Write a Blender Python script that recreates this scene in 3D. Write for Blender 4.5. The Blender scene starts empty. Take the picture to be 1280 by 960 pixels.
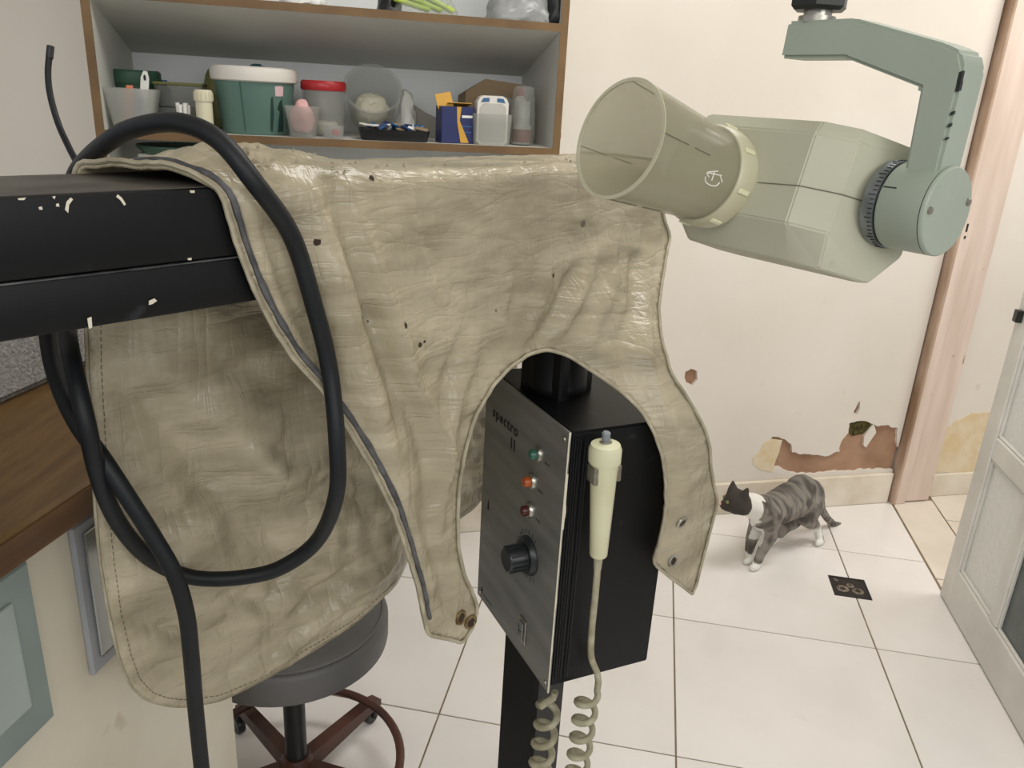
import bpy, bmesh, math, random
from mathutils import Vector, Matrix, noise
from mathutils.geometry import delaunay_2d_cdt
random.seed(7)
R = math.radians
sc = bpy.context.scene
col = sc.collection

# ------------------------------------------------------------------ camera
HC = 1.455
FPX, PITCH, ROLL, TYAW, WYAW = 994.36, 0.346136, 0.056199, 0.161134, 0.243472
fw = Vector((0, math.cos(PITCH), -math.sin(PITCH)))
r0 = Vector((1, 0, 0)); u0 = r0.cross(fw)
cr = math.cos(ROLL) * r0 + math.sin(ROLL) * u0
cu = -math.sin(ROLL) * r0 + math.cos(ROLL) * u0
CAM = Vector((0, 0, HC))
cd = bpy.data.cameras.new('camera'); cam = bpy.data.objects.new('camera', cd); col.objects.link(cam)
cd.sensor_width = 36; cd.lens = FPX / 1280 * 36; cd.clip_start = 0.02
cam.matrix_world = Matrix((
    (cr.x, cu.x, -fw.x, 0), (cr.y, cu.y, -fw.y, 0), (cr.z, cu.z, -fw.z, HC), (0, 0, 0, 1)))
sc.camera = cam

# ------------------------------------------------------------------ light
w = bpy.data.worlds.new('world'); sc.world = w; w.use_nodes = True
w.node_tree.nodes['Background'].inputs[0].default_value = (0.97, 0.98, 1.0, 1)
w.node_tree.nodes['Background'].inputs[1].default_value = 0.55

def area(name, loc, target, sx, sy, power, color):
    l = bpy.data.lights.new(name, 'AREA'); l.shape = 'RECTANGLE'; l.size = sx; l.size_y = sy
    l.energy = power; l.color = color
    o = bpy.data.objects.new(name, l); col.objects.link(o)
    o.location = loc
    o.rotation_euler = (Vector(target) - Vector(loc)).to_track_quat('-Z', 'Y').to_euler()
    return o
area('added_key_light', (-0.2, -1.4, 2.45), (0.5, 2.2, 0.8), 1.6, 1.0, 22, (1.0, 0.98, 0.95))  # unseen key light added behind the camera; no window stands there
area('added_side_fill', (1.15, -0.9, 1.9), (1.2, 2.4, 0.6), 1.2, 1.2, 14, (1.0, 0.98, 0.95))  # unseen fill added on the right to brighten the back wall
area('added_top_light', (0.7, 1.5, 2.8), (0.7, 1.5, 0), 1.2, 0.5, 23, (1.0, 0.98, 0.95))  # added light from above, no fitting modelled on the ceiling
area('next_room_lamp', (2.4, 2.3, 2.5), (1.9, 3.0, 0.6), 0.8, 0.8, 24, (1.0, 0.96, 0.90))

vs = sc.view_settings
vs.view_transform = 'Standard'; vs.look = 'None'; vs.exposure = -0.1; vs.gamma = 1.0; vs.use_curve_mapping = False

# ------------------------------------------------------------------ geometry helpers
def ray(x, y): return fw + (x - 640) / FPX * cr - (y - 480) / FPX * cu
def P(x, y, d): return CAM + d * ray(x, y)
def onz(x, y, z):
    d = ray(x, y); return CAM + d * ((z - HC) / d.z)
def onplane(x, y, p, n):
    d = ray(x, y); return CAM + d * (((p - CAM).dot(n)) / d.dot(n))
def sst(a, b, x):
    t = max(0.0, min(1.0, (x - a) / (b - a))); return t * t * (3 - 2 * t)
def lin(c):
    c = c / 255.0
    return c / 12.92 if c <= 0.04045 else ((c + 0.055) / 1.055) ** 2.4
def rgb(r, g, b): return (lin(r), lin(g), lin(b), 1)

ET = Vector((math.sin(TYAW), math.cos(TYAW), 0)); EL = Vector((math.cos(TYAW), -math.sin(TYAW), 0))
WD = Vector((math.cos(WYAW), math.sin(WYAW), 0)); WN = Vector((-math.sin(WYAW), math.cos(WYAW), 0))
Z = Vector((0, 0, 1))

# ------------------------------------------------------------------ materials
def mat(name, c1, c2=None, scale=6.0, rough=0.5, metal=0.0, bump=0.0, bscale=40.0, stretch=(1, 1, 1), contrast=(0.35, 0.65),
        spots=None, sscale=12.0, sthr=(0.68, 0.72), trans=0.0, spec=0.5, coat=0.0, bstretch=None, uv=False, clear=0.0, emit=None):
    m = bpy.data.materials.new(name); m.use_nodes = True
    nt = m.node_tree; N = nt.nodes; L = nt.links
    b = N['Principled BSDF']; out = N['Material Output']
    b.inputs['Roughness'].default_value = rough; b.inputs['Metallic'].default_value = metal
    b.inputs['Specular IOR Level'].default_value = spec; b.inputs['Coat Weight'].default_value = coat
    b.inputs['Coat Roughness'].default_value = 0.15
    tc = N.new('ShaderNodeTexCoord')
    def coords(st):
        mp = N.new('ShaderNodeMapping'); mp.inputs['Scale'].default_value = st
        L.new(tc.outputs['UV' if uv else 'Object'], mp.inputs[0]); return mp.outputs[0]
    def nz(sca, st, det=5):
        n = N.new('ShaderNodeTexNoise'); n.inputs['Scale'].default_value = sca; n.inputs['Detail'].default_value = det
        L.new(coords(st), n.inputs['Vector']); return n.outputs['Fac']
    def ramp(src, lo, hi):
        r = N.new('ShaderNodeMapRange'); r.inputs['From Min'].default_value = lo; r.inputs['From Max'].default_value = hi
        L.new(src, r.inputs['Value']); return r.outputs[0]
    b.inputs['Base Color'].default_value = c1
    src = None
    if c2:
        mx = N.new('ShaderNodeMix'); mx.data_type = 'RGBA'
        mx.inputs[6].default_value = c1; mx.inputs[7].default_value = c2
        L.new(ramp(nz(scale, stretch), *contrast), mx.inputs[0]); src = mx.outputs[2]
        L.new(src, b.inputs['Base Color'])
    if spots:
        mx = N.new('ShaderNodeMix'); mx.data_type = 'RGBA'
        mx.inputs[6].default_value = c1; mx.inputs[7].default_value = spots
        if src: L.new(src, mx.inputs[6])
        L.new(ramp(nz(sscale, (1, 1, 1), 3), *sthr), mx.inputs[0]); L.new(mx.outputs[2], b.inputs['Base Color'])
    if bump:
        bp = N.new('ShaderNodeBump'); bp.inputs['Strength'].default_value = bump; bp.inputs['Distance'].default_value = 0.004
        L.new(nz(bscale, bstretch or stretch, 6), bp.inputs['Height']); L.new(bp.outputs[0], b.inputs['Normal'])
    if clear:
        tr = N.new('ShaderNodeBsdfTransparent'); tl = N.new('ShaderNodeBsdfTranslucent')
        tl.inputs[0].default_value = c1
        m1 = N.new('ShaderNodeMixShader'); m1.inputs[0].default_value = 0.45
        L.new(b.outputs[0], m1.inputs[1]); L.new(tl.outputs[0], m1.inputs[2])
        m2 = N.new('ShaderNodeMixShader'); m2.inputs[0].default_value = clear
        L.new(m1.outputs[0], m2.inputs[1]); L.new(tr.outputs[0], m2.inputs[2])
        L.new(m2.outputs[0], out.inputs[0])
    return m

MT = {}
MT['wall'] = mat('wall_paint', rgb(228, 221, 210), rgb(219, 211, 199), 1.6, 0.75, bump=0.25, bscale=14, spots=rgb(206, 194, 178), sscale=9, sthr=(0.70, 0.80))
MT['substrate'] = mat('brown_render', rgb(172, 138, 112), rgb(150, 116, 92), 9, 0.95, bump=0.7, bscale=70)
MT['undercoat'] = mat('yellow_undercoat', rgb(224, 210, 182), rgb(216, 194, 154), 18, 0.9, bump=0.4, bscale=60)
MT['moss'] = mat('moss', rgb(92, 84, 36), rgb(40, 34, 14), 60, 1.0, bump=1.0, bscale=120)
MT['skirting'] = mat('old_cement', rgb(228, 219, 202), rgb(212, 199, 178), 7, 0.85, bump=0.4, bscale=30)
MT['tile'] = mat('white_tile', rgb(238, 234, 230), rgb(229, 225, 220), 2.5, 0.16, spots=rgb(220, 214, 207), sscale=7, sthr=(0.66, 0.8))
MT['grout'] = mat('grout', rgb(150, 134, 112), rgb(120, 104, 84), 9, 0.95)
MT['stone'] = mat('threshold_stone', rgb(230, 221, 208), rgb(220, 210, 196), 5, 0.35)
MT['frame'] = mat('pink_wood_paint', rgb(222, 204, 190), rgb(208, 188, 172), 4, 0.6, stretch=(6, 6, 0.6), bump=0.25, bscale=18, spots=rgb(150, 108, 80), sscale=9, sthr=(0.70, 0.74))
MT['frame_edge'] = mat('brown_wood', rgb(198, 174, 154), rgb(138, 108, 82), 3.5, 0.7, stretch=(3, 3, 0.7), bump=0.3, bscale=20)
MT['door'] = mat('greyed_white_paint', rgb(224, 222, 215), rgb(208, 206, 199), 5, 0.5, bump=0.2, bscale=14, spots=rgb(150, 138, 118), sscale=6, sthr=(0.68, 0.78))
MT['pane'] = mat('frosted_glass', rgb(240, 240, 236), rgb(226, 228, 224), 60, 0.25, bump=1.0, bscale=75, clear=0.10)
MT['pane_dark'] = mat('dark_glass', rgb(120, 128, 126), rgb(104, 112, 110), 20, 0.2, bump=0.2, bscale=60, clear=0.15)
MT['laminate'] = mat('grey_laminate', rgb(206, 206, 198), rgb(196, 196, 188), 3, 0.5)
MT['shelf_back'] = mat('white_back_board', rgb(226, 229, 228), rgb(216, 219, 218), 3, 0.6)
MT['edge'] = mat('brown_edge_band', rgb(124, 96, 58), rgb(104, 78, 46), 8, 0.55, stretch=(1, 1, 1))
MT['apron'] = mat('beige_vinyl', rgb(182, 172, 147), rgb(140, 131, 107), 7, 0.31, bump=0.75, bscale=30, stretch=(1, 3.2, 1), bstretch=(1.0, 1.7, 1), contrast=(0.3, 0.7),
                  spots=rgb(92, 82, 62), sscale=38, sthr=(0.755, 0.775), uv=True, spec=0.55)
def crinkle(m):
    nt = m.node_tree; N = nt.nodes; L = nt.links; b = N['Principled BSDF']
    for n in [n for n in N if n.type == 'BUMP']: N.remove(n)
    tc = N.new('ShaderNodeTexCoord'); total = None
    def add(a, b_):
        q = N.new('ShaderNodeMath'); q.operation = 'ADD'; L.new(a, q.inputs[0]); L.new(b_, q.inputs[1]); return q.outputs[0]
    for sca, st, rot, amp, ridged, dist in ((4.0, (1.0, 2.4, 1), 0.15, 1.2, True, 0.6), (7.0, (1.6, 1, 1), -0.35, 0.7, True, 0.6), (12.0, (0.8, 3.6, 1), 0.10, 0.5, True, 0.8), (70.0, (1, 1.6, 1), 0.0, 0.10, False, 0.5), (9.0, (3.4, 0.5, 1), 0.2, 0.6, True, 0.4)):
        mp = N.new('ShaderNodeMapping'); mp.inputs['Scale'].default_value = st; mp.inputs['Rotation'].default_value = (0, 0, rot); L.new(tc.outputs['UV'], mp.inputs[0])
        nz = N.new('ShaderNodeTexNoise'); nz.inputs['Scale'].default_value = sca; nz.inputs['Detail'].default_value = 3.0; nz.inputs['Distortion'].default_value = dist; L.new(mp.outputs[0], nz.inputs['Vector'])
        v = nz.outputs['Fac']
        if ridged:
            a = N.new('ShaderNodeMath'); a.operation = 'SUBTRACT'; a.inputs[1].default_value = 0.5; L.new(v, a.inputs[0])
            c = N.new('ShaderNodeMath'); c.operation = 'ABSOLUTE'; L.new(a.outputs[0], c.inputs[0])
            e = N.new('ShaderNodeMath'); e.operation = 'POWER'; e.inputs[1].default_value = 0.6; L.new(c.outputs[0], e.inputs[0]); v = e.outputs[0]
        g = N.new('ShaderNodeMath'); g.operation = 'MULTIPLY'; g.inputs[1].default_value = amp; L.new(v, g.inputs[0])
        total = g.outputs[0] if total is None else add(total, g.outputs[0])
    bp = N.new('ShaderNodeBump'); bp.inputs['Strength'].default_value = 0.55; bp.inputs['Distance'].default_value = 0.009
    L.new(total, bp.inputs['Height']); L.new(bp.outputs[0], b.inputs['Normal'])
crinkle(MT['apron'])
MT['piping'] = mat('beige_piping', rgb(176, 168, 146), rgb(146, 138, 116), 40, 0.55, bump=0.3, bscale=120)
MT['welt'] = mat('grey_welt', rgb(92, 92, 92), rgb(66, 66, 68), 60, 0.7, bump=0.4, bscale=200)
MT['thread'] = mat('thread', rgb(104, 96, 78), rough=0.8)
MT['brass'] = mat('old_brass', rgb(150, 130, 96), rgb(96, 76, 48), 60, 0.35, metal=0.8)
MT['silver'] = mat('nickel', rgb(190, 188, 178), rgb(150, 146, 134), 60, 0.3, metal=0.85)
MT['hole'] = mat('dark_eyelet', rgb(58, 44, 28), rgb(34, 26, 16), 80, 0.8)
MT['black'] = mat('black_paint', rgb(14, 16, 18), rgb(9, 11, 12), 6, 0.45, spec=0.28, bump=0.12, bscale=18, spots=rgb(44, 48, 50), sscale=30, sthr=(0.70, 0.8))
MT['blacktop'] = mat('worn_black_top', rgb(52, 50, 46), rgb(84, 80, 72), 16, 0.55, stretch=(1, 1, 1), bump=0.15, bscale=50)
MT['chip'] = mat('chipped_paint', rgb(214, 208, 190), rough=0.7)
MT['cable'] = mat('black_rubber', rgb(19, 23, 27), rgb(13, 16, 19), 20, 0.5, spec=0.35, bump=0.1, bscale=120)
MT['steel'] = mat('brushed_panel', rgb(134, 135, 131), rgb(114, 115, 112), 5, 0.42, metal=0.35, stretch=(1, 1, 8), bump=0.05, bscale=60, spots=rgb(72, 70, 66), sscale=16, sthr=(0.72, 0.78))
MT['ink'] = mat('black_ink', rgb(26, 26, 26), rough=0.6)
MT['knob'] = mat('black_bakelite', rgb(38, 44, 46), rgb(28, 32, 34), 30, 0.35)
MT['cream'] = mat('cream_plastic', rgb(214, 214, 182), rgb(204, 203, 168), 14, 0.35, spots=rgb(168, 160, 122), sscale=60, sthr=(0.72, 0.78))
MT['cord'] = mat('cream_cord', rgb(176, 172, 148), rgb(140, 134, 108), 50, 0.5)
MT['greyplastic'] = mat('grey_button', rgb(128, 136, 140), rough=0.4)
MT['lens_green'] = mat('green_lens', rgb(58, 104, 88), rough=0.25)
MT['lens_orange'] = mat('orange_lens', rgb(176, 88, 40), rough=0.25)
MT['lens_red'] = mat('red_lens', rgb(78, 34, 32), rough=0.25)
MT['head'] = mat('cream_green_enamel', rgb(182, 182, 162), rgb(174, 174, 153), 7, 0.6, spots=rgb(158, 152, 124), sscale=26, sthr=(0.70, 0.82))
MT['yoke'] = mat('grey_green_enamel', rgb(158, 168, 154), rgb(150, 160, 146), 8, 0.45, spots=rgb(110, 112, 98), sscale=40, sthr=(0.74, 0.78))
MT['collar'] = mat('collar_cream', rgb(190, 187, 162), rgb(176, 171, 144), 20, 0.4)
MT['acrylic'] = mat('yellowed_acrylic', rgb(190, 187, 164), rgb(178, 175, 150), 10, 0.22, clear=0.40, spec=0.6)
MT['line'] = mat('etched_line', rgb(104, 102, 86), rough=0.7)
MT['scale'] = mat('scale_ring', rgb(150, 156, 158), rgb(120, 126, 128), 40, 0.35, metal=0.7)
MT['darkmetal'] = mat('dark_metal', rgb(44, 46, 44), rough=0.4, metal=0.4)
MT['wood'] = mat('counter_wood', rgb(116, 90, 54), rgb(94, 70, 40), 9, 0.42, stretch=(7, 1, 1), bump=0.15, bscale=30, spots=rgb(190, 170, 130), sscale=60, sthr=(0.76, 0.79))
MT['woodedge'] = mat('counter_edge', rgb(98, 70, 42), rgb(78, 54, 32), 10, 0.5, stretch=(1, 1, 8))
MT['cabinet'] = mat('white_cabinet', rgb(216, 210, 192), rgb(204, 196, 176), 5, 0.55, spots=rgb(176, 158, 128), sscale=12, sthr=(0.70, 0.8))
MT['greenglass'] = mat('green_grey_panel', rgb(164, 176, 170), rgb(150, 162, 157), 5, 0.25)
MT['greenframe'] = mat('green_grey_frame', rgb(136, 150, 145), rgb(122, 136, 131), 7, 0.4)
MT['greyframe'] = mat('grey_frame', rgb(150, 154, 158), rgb(136, 140, 144), 7, 0.4)
MT['mirror'] = mat('dim_mirror', rgb(150, 154, 152), rough=0.12, metal=0.7)
MT['greycloth'] = mat('grey_woven_cloth', rgb(168, 168, 166), rgb(138, 138, 138), 180, 0.9, bump=0.8, bscale=240)
MT['seat'] = mat('grey_vinyl', rgb(94, 93, 92), rgb(86, 85, 84), 6, 0.5, bump=0.08, bscale=90)
MT['stoolpost'] = mat('black_tube', rgb(22, 24, 26), rough=0.4)
MT['brownmetal'] = mat('brown_painted_steel', rgb(84, 48, 36), rgb(60, 34, 26), 14, 0.45)
MT['drain'] = mat('drain_dark', rgb(36, 30, 26), rgb(20, 17, 14), 40, 0.6)
MT['draincrud'] = mat('drain_crud', rgb(150, 136, 118), rgb(70, 60, 48), 60, 0.7, bump=0.6, bscale=90)
def flat(n, r, g, b, rough=0.5, **k): MT[n] = mat(n, rgb(r, g, b), rough=rough, **k)
flat('clearplastic', 202, 204, 198, 0.15, clear=0.68)
flat('milky', 212, 214, 208, 0.3, clear=0.42)
flat('darkgreen', 58, 92, 74); flat('bucketgreen', 92, 122, 112, 0.4); flat('whiterim', 222, 218, 208, 0.4)
flat('white', 232, 232, 226, 0.4); flat('blue', 52, 84, 130, 0.5); flat('orange', 206, 120, 84, 0.5)
flat('navy', 40, 48, 96, 0.4); flat('yellow', 208, 160, 62, 0.5); flat('red', 176, 40, 44, 0.35)
flat('pink', 216, 168, 164, 0.6); flat('creambottle', 216, 210, 182, 0.45); flat('teal', 62, 96, 100, 0.5)
flat('olive', 124, 122, 76, 0.6); flat('card', 142, 122, 94, 0.85); flat('traydark', 20, 22, 24, 0.45)
flat('greypouch', 150, 148, 140, 0.6); flat('lime', 176, 200, 76, 0.4); flat('graybag', 150, 152, 150, 0.3)
flat('whitebag', 222, 222, 216, 0.4); flat('gauze', 226, 222, 200, 0.9); flat('blueprint', 46, 96, 140, 0.4)
flat('labelpink', 216, 186, 190, 0.6); flat('leafdark', 28, 56, 50, 0.5); flat('brownthing', 104, 60, 44, 0.6)

# ------------------------------------------------------------------ mesh helpers
def link(name, me, m=None, parent=None, smooth=False):
    if m is not None: me.materials.append(MT[m] if isinstance(m, str) else m)
    if smooth:
        for p in me.polygons: p.use_smooth = True
    o = bpy.data.objects.new(name, me); col.objects.link(o)
    if parent is not None: o.parent = parent
    return o
def fin(name, bm, m=None, parent=None, smooth=False, sharp=None):
    bmesh.ops.recalc_face_normals(bm, faces=bm.faces[:])
    me = bpy.data.meshes.new(name); bm.to_mesh(me); bm.free()
    o = link(name, me, m, parent, smooth or sharp is not None)
    if sharp is not None:
        me.set_sharp_from_angle(angle=R(sharp))
    return o
def empty(name, loc, label, cat, group=None):
    o = bpy.data.objects.new(name, None); col.objects.link(o); o.location = loc; o.empty_display_size = 0.05
    tag(o, label, cat, group); return o
def tag(o, label, cat, group=None):
    o['label'] = label; o['category'] = cat
    if group: o['group'] = group
    return o
def struct(o, label=None):
    o['kind'] = 'structure'
    if label: o['label'] = label
    return o
def keep(o, parent):
    """parent o (built in world space) to an empty that only has a location"""
    o.parent = parent; o.location = o.location - parent.location; return o
def frame(o, x, y, z):
    return Matrix(((x.x, y.x, z.x, o.x), (x.y, y.y, z.y, o.y), (x.z, y.z, z.z, o.z), (0, 0, 0, 1)))
def bbox(bm, lo, hi, M=None, bev=0.0, seg=1):
    r = bmesh.ops.create_cube(bm, size=1.0)
    c = [(lo[i] + hi[i]) / 2 for i in range(3)]; s = [hi[i] - lo[i] for i in range(3)]
    vs_ = r['verts']
    for v in vs_: v.co = Vector((v.co.x * s[0] + c[0], v.co.y * s[1] + c[1], v.co.z * s[2] + c[2]))
    if bev:
        es = list({e for v in vs_ for e in v.link_edges})
        rr = bmesh.ops.bevel(bm, geom=es, offset=bev, segments=seg, affect='EDGES', profile=0.5)
        vs_ = list({v for f in rr['faces'] for v in f.verts} | {v for v in vs_ if v.is_valid})
    if M is not None: bmesh.ops.transform(bm, matrix=M, verts=vs_)
    return vs_
def box(name, lo, hi, m, parent=None, M=None, bev=0.0, seg=1):
    bm = bmesh.new(); bbox(bm, lo, hi, M, bev, seg)
    return fin(name, bm, m, parent, sharp=35 if bev else None)
def lathe(bm, prof, n=32, M=None, close=False):
    rings = []
    for r, z in prof:
        if r < 1e-6: rings.append([bm.verts.new((0, 0, z))])
        else: rings.append([bm.verts.new((r * math.cos(2 * math.pi * i / n), r * math.sin(2 * math.pi * i / n), z)) for i in range(n)])
    pr = list(zip(rings, rings[1:]))
    if close: pr.append((rings[-1], rings[0]))
    for a, b in pr:
        for i in range(n):
            j = (i + 1) % n
            if len(a) == 1 and len(b) == 1: continue
            if len(a) == 1: bm.faces.new((a[0], b[i], b[j]))
            elif len(b) == 1: bm.faces.new((a[i], a[j], b[0]))
            else: bm.faces.new((a[i], a[j], b[j], b[i]))
    vs_ = [v for r in rings for v in r]
    if M is not None: bmesh.ops.transform(bm, matrix=M, verts=vs_)
    return vs_
def lathed(name, prof, m, parent=None, M=None, n=32, close=False, sharp=40):
    bm = bmesh.new(); lathe(bm, prof, n, M, close); return fin(name, bm, m, parent, sharp=sharp)
def spline(pts, k=8):
    pts = [Vector(p) for p in pts]; out = []
    for i in range(len(pts) - 1):
        p0 = pts[max(i - 1, 0)]; p1 = pts[i]; p2 = pts[i + 1]; p3 = pts[min(i + 2, len(pts) - 1)]
        for j in range(k):
            t = j / k
            out.append(0.5 * ((2 * p1) + (p2 - p0) * t + (2 * p0 - 5 * p1 + 4 * p2 - p3) * t * t + (3 * p1 - p0 - 3 * p2 + p3) * t ** 3))
    out.append(pts[-1]); return out
def tube(bm, pts, rad, n=10, cap=True):
    pts = [Vector(p) for p in pts]; N = len(pts)
    rads = rad if isinstance(rad, (list, tuple)) else [rad] * N
    t = (pts[1] - pts[0]).normalized()
    a = t.orthogonal().normalized(); rings = []
    for i in range(N):
        if i == 0: t = pts[1] - pts[0]
        elif i == N - 1: t = pts[-1] - pts[-2]
        else: t = pts[i + 1] - pts[i - 1]
        if t.length < 1e-9: t = Vector((0, 0, 1))
        t.normalize(); a = (a - t * a.dot(t))
        if a.length < 1e-6: a = t.orthogonal()
        a.normalize(); b = t.cross(a)
        rings.append([bm.verts.new(pts[i] + rads[i] * (math.cos(2 * math.pi * k / n) * a + math.sin(2 * math.pi * k / n) * b)) for k in range(n)])
    for A, B in zip(rings, rings[1:]):
        for k in range(n): bm.faces.new((A[k], A[(k + 1) % n], B[(k + 1) % n], B[k]))
    if cap:
        bm.faces.new(rings[0][::-1]); bm.faces.new(rings[-1])
    return [v for r in rings for v in r]
def tubed(name, pts, rad, m, parent=None, n=10):
    bm = bmesh.new(); tube(bm, pts, rad, n); return fin(name, bm, m, parent, sharp=50)
def hull(name, pts, m, parent=None, M=None, bev=0.0):
    bm = bmesh.new()
    for p in pts: bm.verts.new(p)
    r = bmesh.ops.convex_hull(bm, input=bm.verts[:])
    loose = [v for v in bm.verts if not v.link_faces]
    bmesh.ops.delete(bm, geom=loose, context='VERTS')
    bmesh.ops.dissolve_limit(bm, angle_limit=R(4), verts=bm.verts[:], edges=bm.edges[:])
    if bev: bmesh.ops.bevel(bm, geom=bm.edges[:], offset=bev, segments=2, affect='EDGES')
    if M is not None: bmesh.ops.transform(bm, matrix=M, verts=bm.verts[:])
    return fin(name, bm, m, parent, sharp=22)
def prism(bm, poly, d0, d1, M=None):
    """poly (x,y) extruded from z=d0 to d1"""
    a = [bm.verts.new((x, y, d0)) for x, y in poly]; b = [bm.verts.new((x, y, d1)) for x, y in poly]
    bm.faces.new(a[::-1]); bm.faces.new(b); n = len(poly)
    for i in range(n): bm.faces.new((a[i], a[(i + 1) % n], b[(i + 1) % n], b[i]))
    if M is not None: bmesh.ops.transform(bm, matrix=M, verts=a + b)
    return a + b
def inside(poly, x, y):
    c = False; j = len(poly) - 1
    for i in range(len(poly)):
        xi, yi = poly[i]; xj, yj = poly[j]
        if (yi > y) != (yj > y) and x < (xj - xi) * (y - yi) / (yj - yi) + xi: c = not c
        j = i
    return c
def jag(poly, step, amp, seed=0, closed=True):
    """resample a polygon and make its outline ragged"""
    out = []; n = len(poly)
    for i in range(n):
        a = Vector(poly[i]); b = Vector(poly[(i + 1) % n]); k = max(1, int((b - a).length / step))
        for j in range(k):
            p = a.lerp(b, j / k)
            q = Vector((p.x * 40 + seed, p.y * 40, seed * 1.7))
            out.append((p.x + amp * noise.noise(q), p.y + amp * noise.noise(q + Vector((9, 3, 5)))))
    return out
def lumpy(name, pts, m, parent=None, voxel=0.006, smooth=4, amp=0.0, nscale=60):
    """a crumpled closed shape grown over a convex hull"""
    bm = bmesh.new()
    for p in pts: bm.verts.new(p)
    bmesh.ops.convex_hull(bm, input=bm.verts[:])
    bmesh.ops.delete(bm, geom=[v for v in bm.verts if not v.link_faces], context='VERTS')
    bmesh.ops.triangulate(bm, faces=bm.faces[:])
    for _ in range(4):
        es = [e for e in bm.edges if e.calc_length() > voxel * 2]
        if not es: break
        bmesh.ops.subdivide_edges(bm, edges=es, cuts=1, use_grid_fill=False); bmesh.ops.triangulate(bm, faces=bm.faces[:])
    for _ in range(smooth): bmesh.ops.smooth_vert(bm, verts=bm.verts[:], factor=0.4, use_axis_x=True, use_axis_y=True, use_axis_z=True)
    bm.normal_update()
    for v in bm.verts:
        d = noise.noise(v.co * nscale) + 0.6 * noise.noise(v.co * nscale * 2.3)
        v.co += v.normal * amp * d
    return fin(name, bm, m, parent, sharp=60)

# ================================================================== THE ROOM
# floor: grout bed with single tiles
CW, RW = 0.583, 0.551
C0, RW0 = 0.195, 1.542
def tp(c, r, z=0.0): return EL * c + ET * r + Z * z
floor = struct(box('floor', (-2.6, -1.2, -0.06), (3.2, 4.6, -0.003), 'grout', M=frame(Vector((0, 0, 0)), EL, ET, Z)), 'floor of large white glazed tiles with brown joints')
tile_mesh = None
for i in range(-5, 2):
    for j in range(-4, 3):
        c0 = C0 + i * CW; r_0 = RW0 + j * RW
        c1 = min(c0 + CW, 1.070); r1 = r_0 + RW
        if c1 - c0 < 0.02: continue
        full = abs(c1 - c0 - CW) < 1e-6
        if full and tile_mesh:
            o = bpy.data.objects.new('tile', tile_mesh); col.objects.link(o)
        else:
            o = box('tile', (0.0022, 0.0022, -0.02), (c1 - c0 - 0.0022, RW - 0.0022, 0.0), 'tile', bev=0.001)
            if full: tile_mesh = o.data
        o.matrix_world = frame(tp(c0, r_0), EL, ET, Z); o.parent = floor
# threshold strip and tiles of the next room
for k in range(4):
    o = box('threshold_stone', (1.076, 3.16 - 0.62 * (k + 1) + 0.003, -0.02), (1.243, 3.16 - 0.62 * k - 0.003, 0.0005), 'stone', bev=0.001, M=frame(Vector((0, 0, 0)), EL, ET, Z)); o.parent = floor
for i in range(3):
    for j in range(4):
        o = box('tile', (1.249 + i * CW, 3.55 - (j + 1) * RW + 0.003, -0.02), (1.249 + (i + 1) * CW - 0.004, 3.55 - j * RW - 0.003, 0.0), 'stone', bev=0.001, M=frame(Vector((0, 0, 0)), EL, ET, Z)); o.parent = floor

# back wall: brown render behind, flaking plaster layer in front
WP = onz(1000, 634, 0)          # a point at the foot of the wall
WM = frame(WP, WD, Z, -WN)      # local x along wall, y up, z out of the wall
def wxy(x, y):
    p = onplane(x, y, WP, WN) - WP; return (p.dot(WD), p.z)
WX0, WX1, WTOP = -3.6, wxy(1113, 600)[0], 2.9
wall = struct(box('wall_back', (WX0, -0.0, -0.10), (WX1, WTOP, -0.012), 'substrate', M=WM), 'cream painted wall with plaster flaking off near the floor')
patch = [(947, 583), (951, 569), (966, 545), (975, 547), (988, 555), (990, 566), (1014, 568), (1030, 571), (1049, 565), (1050, 553), (1060, 542), (1062, 530), (1070, 526), (1086, 527), (1098, 534), (1111, 531), (1122, 536), (1122, 586), (1078, 588), (1050, 589), (1020, 592), (1000, 592), (985, 589), (974, 584), (960, 586)]
small = [(857, 465), (864, 461), (871, 464), (872, 474), (866, 482), (858, 479), (855, 472)]
chip3 = [(1067, 515), (1073, 503), (1075, 501), (1075, 511), (1071, 518)]
yel = [(940, 572), (948, 566), (956, 553), (964, 549), (978, 550), (965, 590), (951, 588), (942, 580)]
holes = [jag([wxy(*q) for q in h], 0.008, a, s) for h, s, a in ((patch, 1, 0.008), (small, 5, 0.003), (chip3, 9, 0.002))]
yellow = jag([wxy(*q) for q in yel], 0.01, 0.004, 13)
def sheet_with_holes(name, outer, holes, z0, z1, m, parent, M):
    verts, edges = [], []
    for loop in [outer] + holes:
        o = len(verts); verts += [Vector(p) for p in loop]; n = len(loop); edges += [(o + i, o + (i + 1) % n) for i in range(n)]
    vo, eo, fo, _, _, _ = delaunay_2d_cdt(verts, edges, [], 1, 1e-6)
    bm = bmesh.new(); bv = [bm.verts.new((v.x, v.y, z1)) for v in vo]
    for f in fo:
        cx = sum(vo[i].x for i in f) / len(f); cy = sum(vo[i].y for i in f) / len(f)
        if inside(outer, cx, cy) and not any(inside(h, cx, cy) for h in holes):
            bm.faces.new([bv[i] for i in f])
    bmesh.ops.delete(bm, geom=[v for v in bm.verts if not v.link_faces], context='VERTS')
    r = bmesh.ops.extrude_face_region(bm, geom=bm.faces[:])
    for g in r['geom']:
        if isinstance(g, bmesh.types.BMVert): g.co.z = z0
    bmesh.ops.transform(bm, matrix=M, verts=bm.verts[:])
    return fin(name, bm, m, parent)
outer = [(WX0, 0.0), (WX1, 0.0), (WX1, WTOP), (WX0, WTOP)]
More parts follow.
